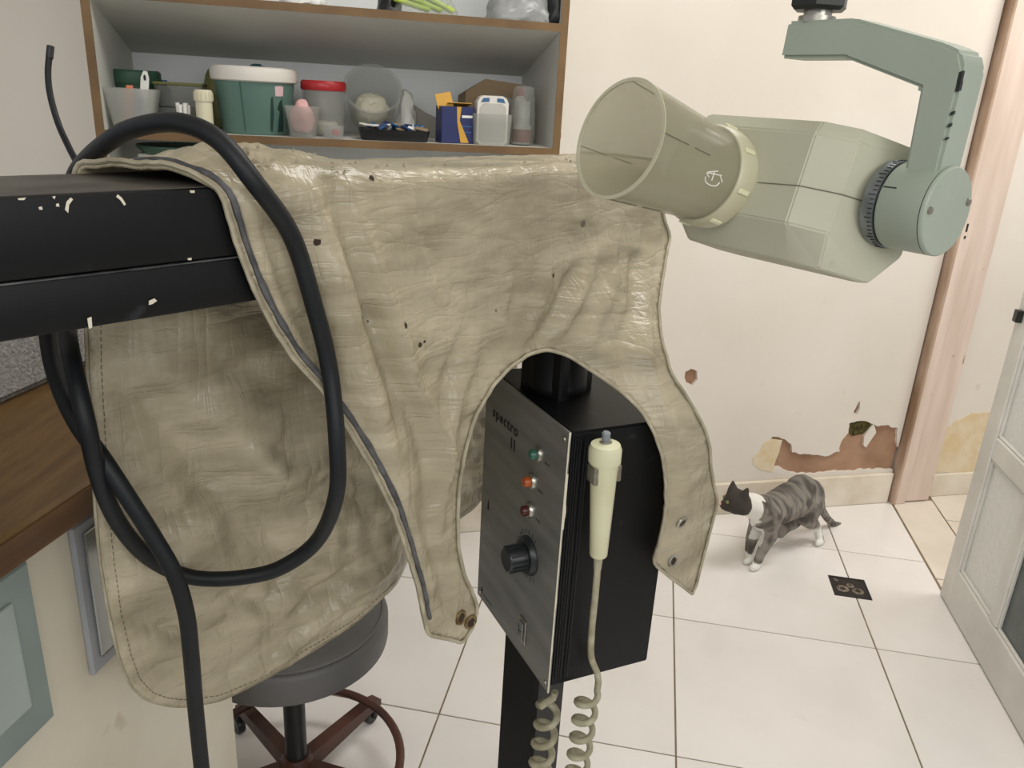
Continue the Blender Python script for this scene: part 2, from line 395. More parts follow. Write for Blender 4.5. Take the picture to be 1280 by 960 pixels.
# the yellow undercoat shows beside the left tip of the patch
pl = sheet_with_holes('plaster_layer', outer, [holes[0], holes[1], holes[2]], -0.012, 0.0, 'wall', wall, WM)
bm = bmesh.new(); prism(bm, yellow, -0.003, 0.0016, WM); fin('yellow_undercoat', bm, 'undercoat', wall)
bm = bmesh.new(); prism(bm, jag([wxy(*q) for q in [(1063, 530), (1072, 527), (1088, 528), (1092, 533), (1080, 543), (1066, 546), (1062, 541)]], 0.008, 0.004, 3), -0.012, -0.0085, WM); fin('mossy_hole', bm, 'moss', wall)
bm = bmesh.new(); prism(bm, [wxy(*q) for q in [(1093, 529), (1096, 541), (1083, 560), (1080, 557), (1081, 546)]], -0.012, -0.003, WM); fin('plaster_flake', bm, 'wall', wall)
# skirting
sk = struct(box('baseboard_back', (WX0, 0.0, 0.0), (WX1, wxy(1000, 597)[1], 0.014), 'skirting', M=WM, bev=0.004), 'worn cream cement skirting along the flaking wall')

# door frame at the corner, seen beyond the tube head
FR = onz(1113, 628, 0)
fr = struct(box('trim_1', (0.0, 0.0, -0.12), (0.052, 2.75, 0.02), 'frame', M=frame(FR, WD, Z, -WN), bev=0.003), 'pinkish painted wooden door post with a bare brown edge')
box('bare_edge', (-0.006, 0.0, -0.02), (0.006, 2.75, 0.024), 'frame_edge', fr, M=frame(FR, WD, Z, -WN), bev=0.002)
JD = (WD * 0.86 - WN * -0.5).normalized()
F2 = FR + WD * 0.054
box('jamb_board', (0.0, 0.006, -0.12), (0.115, 2.75, 0.012), 'frame', fr, M=frame(F2, WD, Z, -WN), bev=0.003)
lp = FR + WD * 0.03 - WN * 0.02 + Z * 0
for dz, hh in ((1.09, 0.028), (1.065, 0.010)):
    box('latch_slot', (0.022, dz, 0.02), (0.029, dz + hh, 0.0212), 'ink', fr, M=frame(FR, WD, Z, -WN))
# wall of the room beyond
WB = onz(1168, 622, 0) + WN * 0.02
wb = struct(box('wall_beyond', (-0.1, 0.0, -0.1), (1.6, 2.75, 0.0), 'wall', M=frame(WB, WD, Z, -WN)), 'cream wall of the next room with a damp yellow patch')
BM_ = frame(WB, WD, Z, -WN)
bm = bmesh.new(); prism(bm, jag([(-0.02, 0.10), (0.5, 0.10), (0.9, 0.13), (0.9, 0.34), (0.5, 0.33), (0.2, 0.37), (0.06, 0.35), (-0.02, 0.3)], 0.02, 0.02, 21), -0.002, 0.002, BM_); fin('damp_patch', bm, 'undercoat', wb)
box('skirting', (-0.1, 0.0, 0.0), (1.6, 0.10, 0.012), 'skirting', wb, M=BM_, bev=0.003)

# ceiling and left wall close the room (above and beside the view)
struct(box('ceiling', (-2.6, -1.2, 2.9), (3.2, 4.6, 2.98), 'wall', M=frame(Vector((0, 0, 0)), EL, ET, Z)), 'plain pale ceiling of the room')

# glazed white door leaf on the right
DP = onz(1174, 743, 0)
DM = frame(DP, -ET, Z, -EL)      # x towards the camera along the leaf, y up, z into the room
door = struct(bpy.data.objects.new('door_1', None), 'greyish white wooden door leaf with frosted glass panes'); col.objects.link(door)
DH, DLN = 2.1, 0.84
def dbox(name, x0, x1, y0, y1, z0, z1, m, bev=0.004): return box(name, (x0, y0, z0), (x1, y1, z1), m, door, M=DM, bev=bev)
dbox('stile', 0.0, 0.08, 0.004, DH, -0.035, 0.0, 'door'); dbox('stile', DLN - 0.08, DLN, 0.004, DH, -0.035, 0.0, 'door')
dbox('bottom_rail', 0.08, DLN - 0.08, 0.004, 0.14, -0.035, 0.0, 'door'); dbox('top_rail', 0.08, DLN - 0.08, DH - 0.1, DH, -0.035, 0.0, 'door')
zs = [0.14, 0.525, 0.595, 0.98, 1.05, 1.435, 1.505, 2.0]
xs = [0.08, 0.325, 0.375, DLN - 0.08]
for a in (1, 3, 5): dbox('cross_rail', 0.08, DLN - 0.08, zs[a], zs[a + 1], -0.033, -0.002, 'door')
for a in (0, 2, 4, 6):
    dbox('muntin', xs[1], xs[2], zs[a], zs[a + 1], -0.031, -0.001, 'door')
    for x0, x1, m in ((xs[0], xs[1], 'pane'), (xs[2], xs[3], 'pane_dark' if a == 0 else 'pane')):
        dbox('pane', x0, x1, zs[a], zs[a + 1], -0.020, -0.015, m, 0.0)
        for q in range(2): dbox('glazing_bead', (x0, x1 - 0.008)[q], (x0 + 0.008, x1)[q], zs[a], zs[a + 1], -0.015, -0.006, 'door', 0.002)
        for q in range(2): dbox('glazing_bead', x0, x1, (zs[a], zs[a + 1] - 0.008)[q], (zs[a] + 0.008, zs[a + 1])[q], -0.015, -0.006, 'door', 0.002)
dbox('latch', 0.02, 0.045, 0.93, 0.965, 0.0, 0.018, 'darkmetal', 0.002)
# floor drain
dr = empty('floor_drain', tp(0.768, 2.405, 0.0), 'small square dark floor drain set in the white tiles', 'drain')
DRM = frame(Vector((0, 0, 0)), EL, ET, Z)
bm = bmesh.new(); S = 0.058
for a, b_ in (((-S, -S, 0), (S, -S + 0.006, 0.0022)), ((-S, S - 0.006, 0), (S, S, 0.0022)), ((-S, -S + 0.006, 0), (-S + 0.006, S - 0.006, 0.0022)), ((S - 0.006, -S + 0.006, 0), (S, S - 0.006, 0.0022))):
    bbox(bm, a, b_, DRM)
fin('rim', bm, 'drain', dr)
box('well', (-S + 0.005, -S + 0.005, 0.0002), (S - 0.005, S - 0.005, 0.0008), 'drain', dr, M=DRM)
for cx, cy, rr in ((-0.024, -0.012, 0.02), (0.022, -0.016, 0.019), (0.004, 0.012, 0.012), (-0.036, 0.036, 0.007)):
    lathed('grate_ring', [(rr * 0.45, 0.0008), (rr * 0.55, 0.0022), (rr * 0.9, 0.0022), (rr, 0.0008)], 'draincrud', dr, M=DRM @ Matrix.Translation((cx, cy, 0)), n=16)

# ================================================================== X-RAY STAND (beam + column)
BETA = R(40.5)
BD = Vector((math.sin(BETA), math.cos(BETA), 0)); BN = Vector((BD.y, -BD.x, 0))
B0 = P(131, 241, 0.60); ZT = B0.z; BH = 0.1025; BWD = 0.131
BM = frame(Vector((B0.x, B0.y, ZT)), BD, -BN, Z)      # x along the beam, y away from the camera, z up
PB = Vector((P(697, 455, 1.20).x, P(697, 455, 1.20).y, 0))
stand = empty('x_ray_stand', (PB.x, PB.y, 0), 'black box beam on a black column, holding up the beige apron', 'stand')
UL, UR = -0.42, 0.745
def stand_box(name, lo, hi, m, bev=0.0, seg=1):
    return keep(box(name, lo, hi, m, M=BM, bev=bev, seg=seg), stand)
beam = stand_box('beam', (UL, 0, -0.059), (UR, BWD, 0.0), 'black', 0.003, 2)
low = stand_box('lower_beam', (UL, 0.0015, -BH), (UR, BWD, -0.0605), 'black', 0.003, 2)
stand_box('worn_top_plate', (UL, 0.004, 0.0), (UR, BWD - 0.004, 0.0006), 'blacktop')
# paint chips
def beam_px(x, y):
    q = onplane(x, y, B0, BN) - B0; return q.dot(BD), q.z
for pts in ([(88, 247), (83, 252), (81, 262), (85, 266), (86, 256), (91, 249)], [(147, 243), (152, 247), (157, 255), (155, 257), (150, 250), (145, 246)],
            [(186, 376), (193, 373), (196, 376), (190, 380), (186, 381)], [(109, 398), (114, 396), (115, 409), (111, 411)], [(237, 238), (243, 238), (243, 241), (238, 241)],
            [(48, 259), (52, 258), (53, 262), (49, 262)], [(22, 248), (32, 247), (30, 250), (23, 250)], [(65, 246), (69, 245), (68, 249)], [(234, 323), (239, 322), (239, 325), (235, 325)],
            [(70, 255), (73, 254), (74, 258), (70, 258)]):
    bm = bmesh.new(); prism(bm, [beam_px(*q) for q in pts], -0.0002, 0.0006, frame(Vector((B0.x, B0.y, ZT)), BD, Z, BN)); keep(fin('paint_chip', bm, 'chip'), stand)
ec = bmesh.new()
for u in [UL + 0.012 * i for i in range(60)]:
    hh = 0.0006 + 0.0008 * abs(noise.noise(Vector((u * 60, 1, 0))))
    bbox(ec, (u, -0.0006, -0.0602 - hh), (u + 0.012, 0.004, -0.0602 + hh * 0.4), BM)
o = keep(fin('worn_seam', ec, 'chip'), stand); MTs = mat('seam_scuff', rgb(96, 98, 96), rgb(40, 42, 44), 30, 0.6); o.data.materials[0] = MTs
# column under the beam
CM = frame(Vector((PB.x, PB.y, 0)), BD, -BN, Z)
colz = ZT - BH
keep(box('column', (-0.040, -0.040, 0.05), (0.040, 0.040, colz), 'black', M=CM, bev=0.004), stand)
keep(lathed('column_collar', [(0, 0), (0.046, 0), (0.047, 0.002), (0.047, 0.012), (0.046, 0.014), (0.046, 0.075), (0.0, 0.075)], 'black', M=Matrix.Translation((PB.x, PB.y, 1.043))), stand)
keep(box('base_plate', (-0.17, -0.17, 0.0), (0.17, 0.17, 0.05), 'black', M=CM, bev=0.01), stand)

# ================================================================== CONTROL BOX
A_ = Vector((math.sin(R(65.3)), math.cos(R(65.3)), 0)); Q_ = Vector((math.sin(R(-26.2)), math.cos(R(-26.2)), 0))
NC = P(712.5, 541, 1.05)
KH = 0.4255; KD = 0.178; KW = 0.272
KO = Vector((NC.x, NC.y, NC.z - KH))
ctl = empty('x_ray_control_box', KO + (A_ * KD + Q_ * KW) * 0.5, 'black control box with steel front panel, lamps and knob, under the apron', 'control box')
def kp(a, q, z): return KO + A_ * a + Q_ * q + Z * z
bm = bmesh.new()
vs8 = [bm.verts.new(kp(a, q, z)) for z in (0.006, KH - 0.002) for a, q in ((0.004, 0.004), (KD, 0.004), (KD, KW - 0.004), (0.004, KW - 0.004))]
for f in ((0, 1, 2, 3), (4, 5, 6, 7), (0, 1, 5, 4), (1, 2, 6, 5), (2, 3, 7, 6), (3, 0, 4, 7)): bm.faces.new([vs8[i] for i in f])
bmesh.ops.bevel(bm, geom=bm.edges[:], offset=0.003, segments=2, affect='EDGES')
keep(fin('housing', bm, 'black', sharp=35), ctl)
PR = -Q_  # right when looking at the panel
PNn = -A_
PNn = (PNn - PR * PNn.dot(PR)).normalized()
PM = frame(kp(0, KW, 0), PR, Z, PNn)      # x right, y up, z out
panel = keep(box('front_panel', (0, 0, -0.003), (KW, KH, 0.001), 'steel', M=PM, bev=0.0006), ctl)
def ppx(x, y):
    q = onplane(x, y, kp(0, KW, 0), PNn) - kp(0, KW, 0); return q.dot(PR), q.z
def sub(o, par=None):
    par = par or panel; o.parent = par; o.location = o.location - ctl.location - Vector((0, 0, 0)) + (Vector((0, 0, 0)) if par is panel else Vector((0, 0, 0))); 
    return o
# panel object sits at -ctl.location in the empty, so its children live in world coordinates
def sub(o): o.parent = panel; return o
def text(body, x, y, size, m, ls=1.0):
    c = bpy.data.curves.new('lettering', 'FONT'); c.body = body; c.size = size; c.extrude = 0.0003; c.offset = size * 0.018; c.space_character = ls
    c.align_x = 'CENTER'; c.align_y = 'CENTER'
    t = bpy.data.objects.new('lettering', c); col.objects.link(t)
    dg = bpy.context.evaluated_depsgraph_get(); me = bpy.data.meshes.new_from_object(t.evaluated_get(dg))
    bpy.data.objects.remove(t); bpy.data.curves.remove(c)
    me.transform(PM @ Matrix.Translation((x, y, 0.0014))); me.materials.clear()
    return sub(link('lettering', me, m))
x, y = ppx(632, 527); text('spectro', x, y, 0.024, 'ink', 1.25)
x, y = ppx(642, 556); text('II', x, y, 0.026, 'ink', 1.3)
for (px, py), m in (((673, 567), 'lens_green'), ((665, 601), 'lens_orange'), ((662, 637), 'lens_red')):
    x, y = ppx(px + 2, py)
    Mx = PM @ Matrix.Translation((x, y, 0.001))
    sub(lathed('lamp_bezel', [(0, 0), (0.0125, 0), (0.0125, 0.004), (0.0105, 0.0065), (0.008, 0.0065), (0, 0.006)], 'silver', M=Mx, n=24))
    sub(lathed('lamp_lens', [(0.0078, 0.006), (0.0078, 0.013), (0.006, 0.0155), (0, 0.0165)], m, M=Mx, n=20))
    bm = bmesh.new(); bbox(bm, (x + 0.018, y - 0.006, 0.001), (x + 0.032, y - 0.0045, 0.0014), PM); sub(fin('tick_mark', bm, 'ink'))
x, y = ppx(662, 694)
Mx = PM @ Matrix.Translation((x, y, 0.001))
sub(lathed('knob_skirt', [(0, 0), (0.031, 0), (0.031, 0.004), (0.027, 0.010), (0.0, 0.010)], 'knob', M=Mx, n=36))
bm = bmesh.new(); prof = []
lathe(bm, [(0, 0.010), (0.0205, 0.010), (0.0195, 0.036), (0.017, 0.039), (0, 0.039)], 28, Mx)
for k in range(14):
    a = 2 * math.pi * k / 14; bbox(bm, (-0.0015, 0.0185, 0.012), (0.0015, 0.0215, 0.036), Mx @ Matrix.Rotation(a, 4, 'Z'))
sub(fin('knob', bm, 'knob', sharp=40))
bm = bmesh.new()
for k in range(15):
    a = R(210 - k * 17); bbox(bm, (-0.0005, 0.035, 0.0), (0.0005, 0.041, 0.0004), Mx @ Matrix.Rotation(a, 4, 'Z'))
sub(fin('dial_marks', bm, 'ink'))
x, y = ppx(654, 787)
sub(box('rocker_plate', (x - 0.013, y - 0.022, 0.001), (x + 0.013, y + 0.022, 0.0035), 'silver', M=PM, bev=0.001))
sub(box('rocker_switch', (x - 0.008, y - 0.016, 0.0035), (x + 0.008, y + 0.016, 0.006), 'steel', M=PM @ Matrix.Translation((0, 0, 0)), bev=0.0012))
bm = bmesh.new(); bbox(bm, (x - 0.005, y - 0.010, 0.006), (x - 0.003, y + 0.010, 0.0063), PM); bbox(bm, (x - 0.005, y - 0.001, 0.006), (x + 0.005, y + 0.001, 0.0063), PM); sub(fin('switch_mark', bm, 'ink'))
x, y = ppx(611, 632); bm = bmesh.new(); prism(bm, [(x - 0.003, y - 0.008), (x + 0.004, y - 0.006), (x + 0.003, y + 0.004), (x + 0.001, y + 0.014), (x - 0.002, y + 0.004)], 0.001, 0.0013, PM); sub(fin('scratch', bm, 'ink'))
x, y = ppx(603, 738); bm = bmesh.new(); prism(bm, [(x - 0.003, y - 0.003), (x + 0.003, y - 0.003), (x + 0.003, y + 0.006), (x - 0.002, y + 0.008)], 0.001, 0.0013, PM); bbox(bm, (x + 0.006, y - 0.004, 0.001), (x + 0.045, y - 0.0025, 0.0013), PM @ Matrix.Identity(4)); sub(fin('maker_plate_print', bm, 'ink'))
for sx, sy in ((0.010, 0.010), (KW - 0.010, 0.012), (0.010, KH - 0.012), (KW - 0.012, KH - 0.014)):
    sub(lathed('screw', [(0, 0), (0.004, 0), (0.0035, 0.0018), (0, 0.0022)], 'silver', M=PM @ Matrix.Translation((sx, sy, 0.001)), n=14))
# worn bright edge at the near corner
bm = bmesh.new()
for k in range(70):
    z0 = KH * k / 70; ww = 0.0006 + 0.0022 * max(0, noise.noise(Vector((k * 0.21, 3, 1)))) + (0.002 if 45 < k < 60 else 0)
    q0 = 0.0; a = [kp(-0.0012, -0.0006, z0), kp(ww, -0.0006, z0), kp(ww, -0.0006, z0 + KH / 70), kp(-0.0012, -0.0006, z0 + KH / 70)]
    b4 = [p + Q_ * 0.001 for p in a]
    vv = [bm.verts.new(p) for p in a + b4]
    for f in ((0, 1, 2, 3), (4, 5, 6, 7), (0, 1, 5, 4), (1, 2, 6, 5), (2, 3, 7, 6), (3, 0, 4, 7)): bm.faces.new([vv[i] for i in f])
keep(fin('worn_edge', bm, 'chip'), ctl)
bm = bmesh.new()
for a0 in (0.012, 0.016, 0.020, 0.027, 0.031):
    tube(bm, [kp(a0, 0.003, 0.02), kp(a0, 0.003, KH - 0.01)], 0.0016, 6)
keep(fin('vent_ribs', bm, 'black'), ctl)

# hand switch clipped on the black side of the box
def spx(x, y, off):
    n = (Q_ - A_ * Q_.dot(A_)).normalized(); return onplane(x, y, KO - n * off, n)
SNm = (Q_ - A_ * Q_.dot(A_)).normalized()
hs_top = spx(757, 556, 0.026); hs_bot = spx(748, 694, 0.026)
hsw = empty('hand_switch', hs_bot, 'cream plastic hand switch with grey button and coiled cord, clipped to the control box', 'hand switch')
ax = (hs_top - hs_bot); LN = ax.length; ax.normalize(); xx = ax.cross(SNm).normalized(); HMx = frame(hs_bot, xx, ax.cross(xx), ax)
k1 = LN / 0.155
keep(lathed('grip', [(0, 0), (0.0115, 0), (0.0125, 0.002), (0.0188, LN - 0.024), (0, LN - 0.024)], 'cream', M=HMx, n=28), hsw)
keep(lathed('cap', [(0, LN - 0.024), (0.0218, LN - 0.024), (0.0222, LN - 0.006), (0.0195, LN + 0.001), (0.010, LN + 0.004), (0, LN + 0.004)], 'cream', M=HMx, n=28), hsw)
keep(lathed('button_ring', [(0.0, LN + 0.004), (0.0085, LN + 0.004), (0.008, LN + 0.007), (0.0, LN + 0.007)], 'silver', M=HMx, n=20), hsw)
keep(lathed('button', [(0, LN + 0.006), (0.0055, LN + 0.006), (0.0058, LN + 0.017), (0.004, LN + 0.019), (0, LN + 0.019)], 'greyplastic', M=HMx, n=18), hsw)
for s in (-1, 1): keep(box('clip', (0.0175 * s - 0.003, -0.010, LN - 0.052), (0.0175 * s + 0.003, 0.012, LN - 0.028), 'silver', M=HMx, bev=0.001), hsw)
keep(lathed('strain_relief', [(0.0, -0.022), (0.0055, -0.022), (0.0065, -0.006), (0.0065, 0.001), (0, 0.001)], 'cord', M=HMx, n=16), hsw)
def coil(c0, c1, rad, turns, ph=0.0, n=18):
    ax = (c1 - c0); t = ax.normalized(); a = Vector((1, 0, 0)); a = (a - t * a.dot(t)).normalized(); b = t.cross(a); out = []
    N = int(turns * n)
    for i in range(N + 1):
        th = 2 * math.pi * i / n + ph; out.append(c0 + ax * (i / N) + rad * (math.cos(th) * a + math.sin(th) * b))
    return out
lead = [hs_bot - ax * 0.02, spx(744, 745, 0.026), spx(740, 785, 0.022), spx(739, 820, 0.020), spx(746, 840, 0.020), spx(748, 852, 0.022)]
cpx = [spx(735, 866, 0.03)]; cbot = cpx[0] + Vector((-0.012, 0, -0.40))
cl = coil(cpx[0], cbot, 0.0150, 12, R(-20))
keep(tubed('coiled_cord', spline(lead, 8)[:-1] + spline([lead[-1], cl[0]], 4) + cl[1:], 0.0050, 'cord', n=8), hsw)
c2 = empty('coiled_cable', spx(687, 872, 0.03) + Vector((0, 0, 0.01)), 'grey coiled cable hanging below the near corner of the control box', 'cable')
st = c2.location.copy(); st = kp(0.03, 0.04, 0.0); st = onplane(690, 872, kp(0.03, 0.03, 0), SNm); c2.location = st
cl = coil(st + Vector((-0.004, 0, -0.012)), st + Vector((-0.018, 0, -0.42)), 0.0155, 10.5, R(150))
keep(tubed('cord', [st + Vector((0.004, 0, 0.012)), st + Vector((0.002, 0, 0.0))] + cl, 0.0058, 'cord', n=8), c2)

# ================================================================== LEAD APRON
G_ = 0.006
def macro(u, z):
    """how far the front sheet bulges out over the control box"""
    o = 0.165 * sst(0.50, 0.70, u) * sst(1.30, 0.98, z) + 0.03 * sst(0.15, 0.5, u) * sst(1.34, 1.0, z) * (1 - sst(0.5, 0.7, u))
    o += 0.02 * math.exp(-((u - 0.26) / 0.09) ** 2) * sst(1.36, 1.1, z)
    return o
def fpx(x, y):
    off = 0.0
    for _ in range(40):
        q = onplane(x, y, B0 + BN * (off + G_), BN); u = (q - B0).dot(BD); off += 0.5 * (macro(u, q.z) - off)
    return (u, ZT - q.z)
def bmacro(u, z): return 0.10 * sst(0.36, 0.56, u) * sst(ZT - 0.14, ZT - 0.32, z)
def bpx(x, y):
    off = 0.0
    for _ in range(30):
        q = onplane(x, y, B0 - BN * (BWD + G_ + off), BN); u = (q - B0).dot(BD); off += 0.5 * (bmacro(u, q.z) - off)
    return (u, -BWD - (ZT - q.z))
front_px = [(268, 232), (282, 270), (293, 310), (312, 360), (335, 408), (365, 455), (400, 492), (432, 540), (462, 590), (490, 645), (505, 690), (520, 735), (533, 798),
            (556, 802), (577, 808), (588, 790), (596, 764), (589, 745), (578, 722), (571, 690), (570, 650), (572, 610), (580, 565), (592, 525), (612, 490), (635, 464), (660, 447), (684, 442),
            (710, 450), (740, 470), (772, 492), (798, 516), (815, 545), (826, 580), (830, 612), (829, 645), (822, 682), (813, 708), (838, 728), (864, 747), (872, 720), (882, 680), (894, 632),
            (886, 590), (880, 545), (862, 510), (836, 472), (824, 430), (821, 390), (828, 340), (836, 300), (826, 268)]
FP = [fpx(*q) for q in front_px]
back_px = [(110, 390), (113, 470), (118, 560), (122, 640), (128, 710), (138, 770), (150, 825), (163, 860), (182, 880), (210, 888), (235, 889), (270, 882), (300, 869), (350, 842), (400, 812), (440, 785), (475, 752), (505, 712), (545, 672), (590, 640)]
BP = [bpx(*q) for q in back_px]
URT = FP[-1][0]
outline = list(FP) + [(URT - 0.02, 0.0), (URT - 0.025, -BWD), (URT - 0.03, -BWD - 0.18), (BP[-1][0] + 0.1, BP[-1][1] + 0.05)] + BP[::-1] + [(0.03, -BWD - 0.05), (0.032, -BWD), (0.05, -BWD * 0.5), (0.078, 0.0)]
def resample(loop, step):
    out = []; n = len(loop)
    for i in range(n):
        a = Vector(loop[i]); b = Vector(loop[(i + 1) % n]); k = max(1, round((b - a).length / step))
        for j in range(k): out.append(a.lerp(b, j / k))
    return out
def smooth_loop(loop, it=3):
    for _ in range(it):
        n = len(loop); loop = [loop[i] * 0.5 + (loop[i - 1] + loop[(i + 1) % n]) * 0.25 for i in range(n)]
    return loop
OL = smooth_loop(resample(outline, 0.007), 2)
# folds: pixel polylines on the front sheet, (width, depth); negative = crease
folds = []
for pts, wd_, am in (
    ([(402, 222), (430, 310), (455, 380), (478, 450), (500, 540)], 0.012, -0.010),
    ([(386, 225), (410, 320), (432, 420), (455, 510), (485, 600), (520, 700)], 0.020, 0.013),
    ([(330, 230), (352, 330), (385, 430), (440, 520)], 0.012, -0.008),
    ([(300, 225), (322, 320), (352, 400), (395, 468)], 0.012, 0.008),
    ([(430, 240), (450, 300), (470, 360), (505, 450), (520, 520)], 0.012, 0.007),
    ([(518, 238), (531, 310), (545, 350), (552, 378)], 0.006, -0.005), ([(510, 238), (522, 310), (536, 350), (543, 378)], 0.008, 0.004),
    ([(556, 240), (553, 280), (557, 300)], 0.005, -0.004),
    ([(500, 462), (530, 505), (550, 550), (556, 600), (560, 640)], 0.008, 0.008), ([(488, 470), (515, 520), (530, 570), (535, 640)], 0.010, -0.008),
    ([(730, 320), (705, 370), (685, 410), (664, 440)], 0.008, -0.008), ([(745, 325), (720, 375), (698, 415), (684, 436)], 0.009, 0.007),
    ([(690, 300), (680, 360), (660, 420), (640, 455)], 0.010, 0.006),
    ([(770, 290), (765, 350), (740, 410), (728, 450)], 0.010, 0.006), ([(800, 300), (792, 380), (775, 440), (780, 490)], 0.010, -0.006),
    ([(820, 290), (806, 380), (802, 440), (830, 520), (852, 600), (854, 650)], 0.010, 0.006),
    ([(640, 330), (645, 380), (636, 420)], 0.007, -0.004), ([(600, 430), (570, 500), (552, 580), (545, 690)], 0.010, 0.006),
    ([(585, 420), (560, 470), (548, 520)], 0.008, -0.005), ([(520, 640), (545, 700), (560, 770)], 0.008, -0.005)):
    folds.append(([Vector(fpx(*q)) for q in pts], wd_, am * 1.55, 0))
for pts, wd_, am in (
    ([(150, 480), (220, 560), (300, 640), (360, 720)], 0.030, 0.012), ([(190, 440), (290, 520), (350, 600)], 0.03, -0.010),
    ([(300, 866), (380, 800), (440, 740), (500, 680)], 0.010, -0.007), ([(340, 800), (400, 740), (470, 690)], 0.009, 0.006),
    ([(160, 780), (230, 800), (290, 790)], 0.010, 0.006), ([(150, 700), (210, 720), (270, 700)], 0.010, -0.006), ([(370, 640), (420, 600), (470, 600)], 0.012, 0.008),
    ([(300, 560), (350, 600), (400, 580)], 0.012, -0.008), ([(280, 740), (330, 760), (380, 700)], 0.012, 0.007), ([(170, 640), (230, 650), (300, 600)], 0.012, 0.007),
    ([(200, 500), (300, 470), (380, 520)], 0.02, 0.008)):
    folds.append(([Vector(bpx(*q)) for q in pts], wd_, am * 1.4, 1))
def segdist(p, pts):
    best = 1e9; bt = 0; n = len(pts) - 1
    for i in range(n):
        a = pts[i]; ab = pts[i + 1] - a; t = max(0.0, min(1.0, (p - a).dot(ab) / ab.length_squared)); d = (p - a - ab * t).length
        if d < best: best = d; bt = (i + t) / n
    return best, bt
ecell = {}
for p_ in OL: ecell.setdefault((int(p_.x // 0.02), int(p_.y // 0.02)), []).append(p_)
def edge_dist(u, s):
    best = 0.04; cx, cy = int(u // 0.02), int(s // 0.02); q = Vector((u, s))
    for dx in (-2, -1, 0, 1, 2):
        for dy in (-2, -1, 0, 1, 2):
            for e in ecell.get((cx + dx, cy + dy), ()):
                dd = (e - q).length
                if dd < best: best = dd
    return best
def relief(u, s):
    p = Vector((u, s)); d = 0.0
    for pts, wd_, am, side in folds:
        if side != (1 if s < -BWD else 0) or (s > -BWD and s < 0): continue
        q, t = segdist(p, pts)
        if q < wd_ * 3: d += am * math.exp(-(q / wd_) ** 2) * math.sin(math.pi * min(1, max(0.0, t * 0.94 + 0.03))) ** 0.6
    dm = sst(0.0, 0.03, edge_dist(u, s)) * 0.92 + 0.08; d *= dm
    far = sst(0.0, 0.06, s) if s > 0 else (sst(0.02, 0.10, -BWD - s) if s < -BWD else 0)
    far *= dm; a = Vector((u, s, 0.3))
    d += far * (0.006 * noise.noise(a * 9) + 0.0045 * noise.noise(Vector((u * 16, s * 26, 2))) + 0.0022 * noise.noise(Vector((u * 40, s * 75, 4))))
    d += (0.0004 + 0.0010 * (1 - far)) * (noise.noise(Vector((u * 70, s * 90, 8))) + 1)
    if s < -BWD: d += far * (0.007 * noise.noise(Vector((u * 14 + s * 9, s * 16, 11))) + 0.0055 * noise.noise(Vector((u * 34 + s * 12, s * 40, 15))) * sst(0.2, 0.5, -BWD - s))
    if -BWD - 0.02 < s < 0.03:
        t = min(1, max(0, (s + BWD) / BWD)); hump = math.sin(math.pi * t) ** 0.7
        lump = math.exp(-((u - 0.15) / 0.09) ** 2)
        d += hump * lump * (0.021 + 0.010 * noise.noise(Vector((u * 45, s * 45, 20)))) + hump * 0.0015 * (1 + noise.noise(Vector((u * 30, s * 30, 22))))
    return d
RC = 0.014
def profile(s):
    """(n, z, normal n, normal z) of the sheet wrapped over the beam"""
    zt = ZT + G_
    if s >= RC: return G_, zt - s, 1, 0
    if s > -RC:
        a = (s + RC) / (2 * RC) * math.pi / 2; return G_ - RC + RC * math.sin(a), zt - RC + RC * math.cos(a), math.sin(a), math.cos(a)
    s2 = -BWD - s
    if s2 <= -RC: return G_ + s, zt, 0, 1
    if s2 < RC:
        a = (s2 + RC) / (2 * RC) * math.pi / 2; return -BWD - G_ + RC - RC * math.sin(a), zt - RC + RC * math.cos(a), -math.sin(a), math.cos(a)
    return -BWD - G_, zt - s2, -1, 0
def sheet(u, s, lift=0.0):
    n, z, nn, nz = profile(s); d = relief(u, s) + lift
    if s > 0: n += macro(u, ZT - s)
    if s < -BWD: n -= bmacro(u, ZT + BWD + s)
    # keep the sheet off the beam: folds only stand proud while it lies against it
    if (0 < s < BH + 0.02) and u < UR: d = max(d, lift)
    if s < -BWD and -BWD - s < BH + 0.02: d = max(d, lift)
    return Vector((B0.x, B0.y, 0)) + BD * u + BN * (n + nn * d) + Z * (z + nz * d)
poly = [(p.x, p.y) for p in OL]
us = [p[0] for p in poly]; ss = [p[1] for p in poly]
pts = [Vector(p) for p in poly]; edges = [(i, (i + 1) % len(poly)) for i in range(len(poly))]
st_ = 0.0068; j = 0; s = min(ss)
# drop lattice points that fall too near the outline
cell = {}
for p in poly: cell.setdefault((int(p[0] // 0.01), int(p[1] // 0.01)), []).append(Vector(p))
while s < max(ss):
    u = min(us) + (st_ / 2 if j % 2 else 0)
    while u < max(us):
        q = Vector((u, s)); near = False
        cx, cy = int(u // 0.01), int(s // 0.01)
        for dx in (-1, 0, 1):
            for dy in (-1, 0, 1):
                for e in cell.get((cx + dx, cy + dy), ()):
                    if (e - q).length_squared < 0.0038 ** 2: near = True
        if not near and inside(poly, u, s): pts.append(q)
        u += st_
    s += st_ * 0.866; j += 1
vo, eo, fo, _, _, _ = delaunay_2d_cdt(pts, edges, [], 1, 1e-7)
apron = empty('lead_apron', (B0 + BD * 0.3)[:2] + (0.79,), 'beige crinkled vinyl apron with neck cutout, draped over the black beam', 'apron')
bm = bmesh.new(); bv = [bm.verts.new(sheet(v.x, v.y)) for v in vo]; uvl = bm.loops.layers.uv.new('UVMap')
idx = {v: i for i, v in enumerate(bv)}
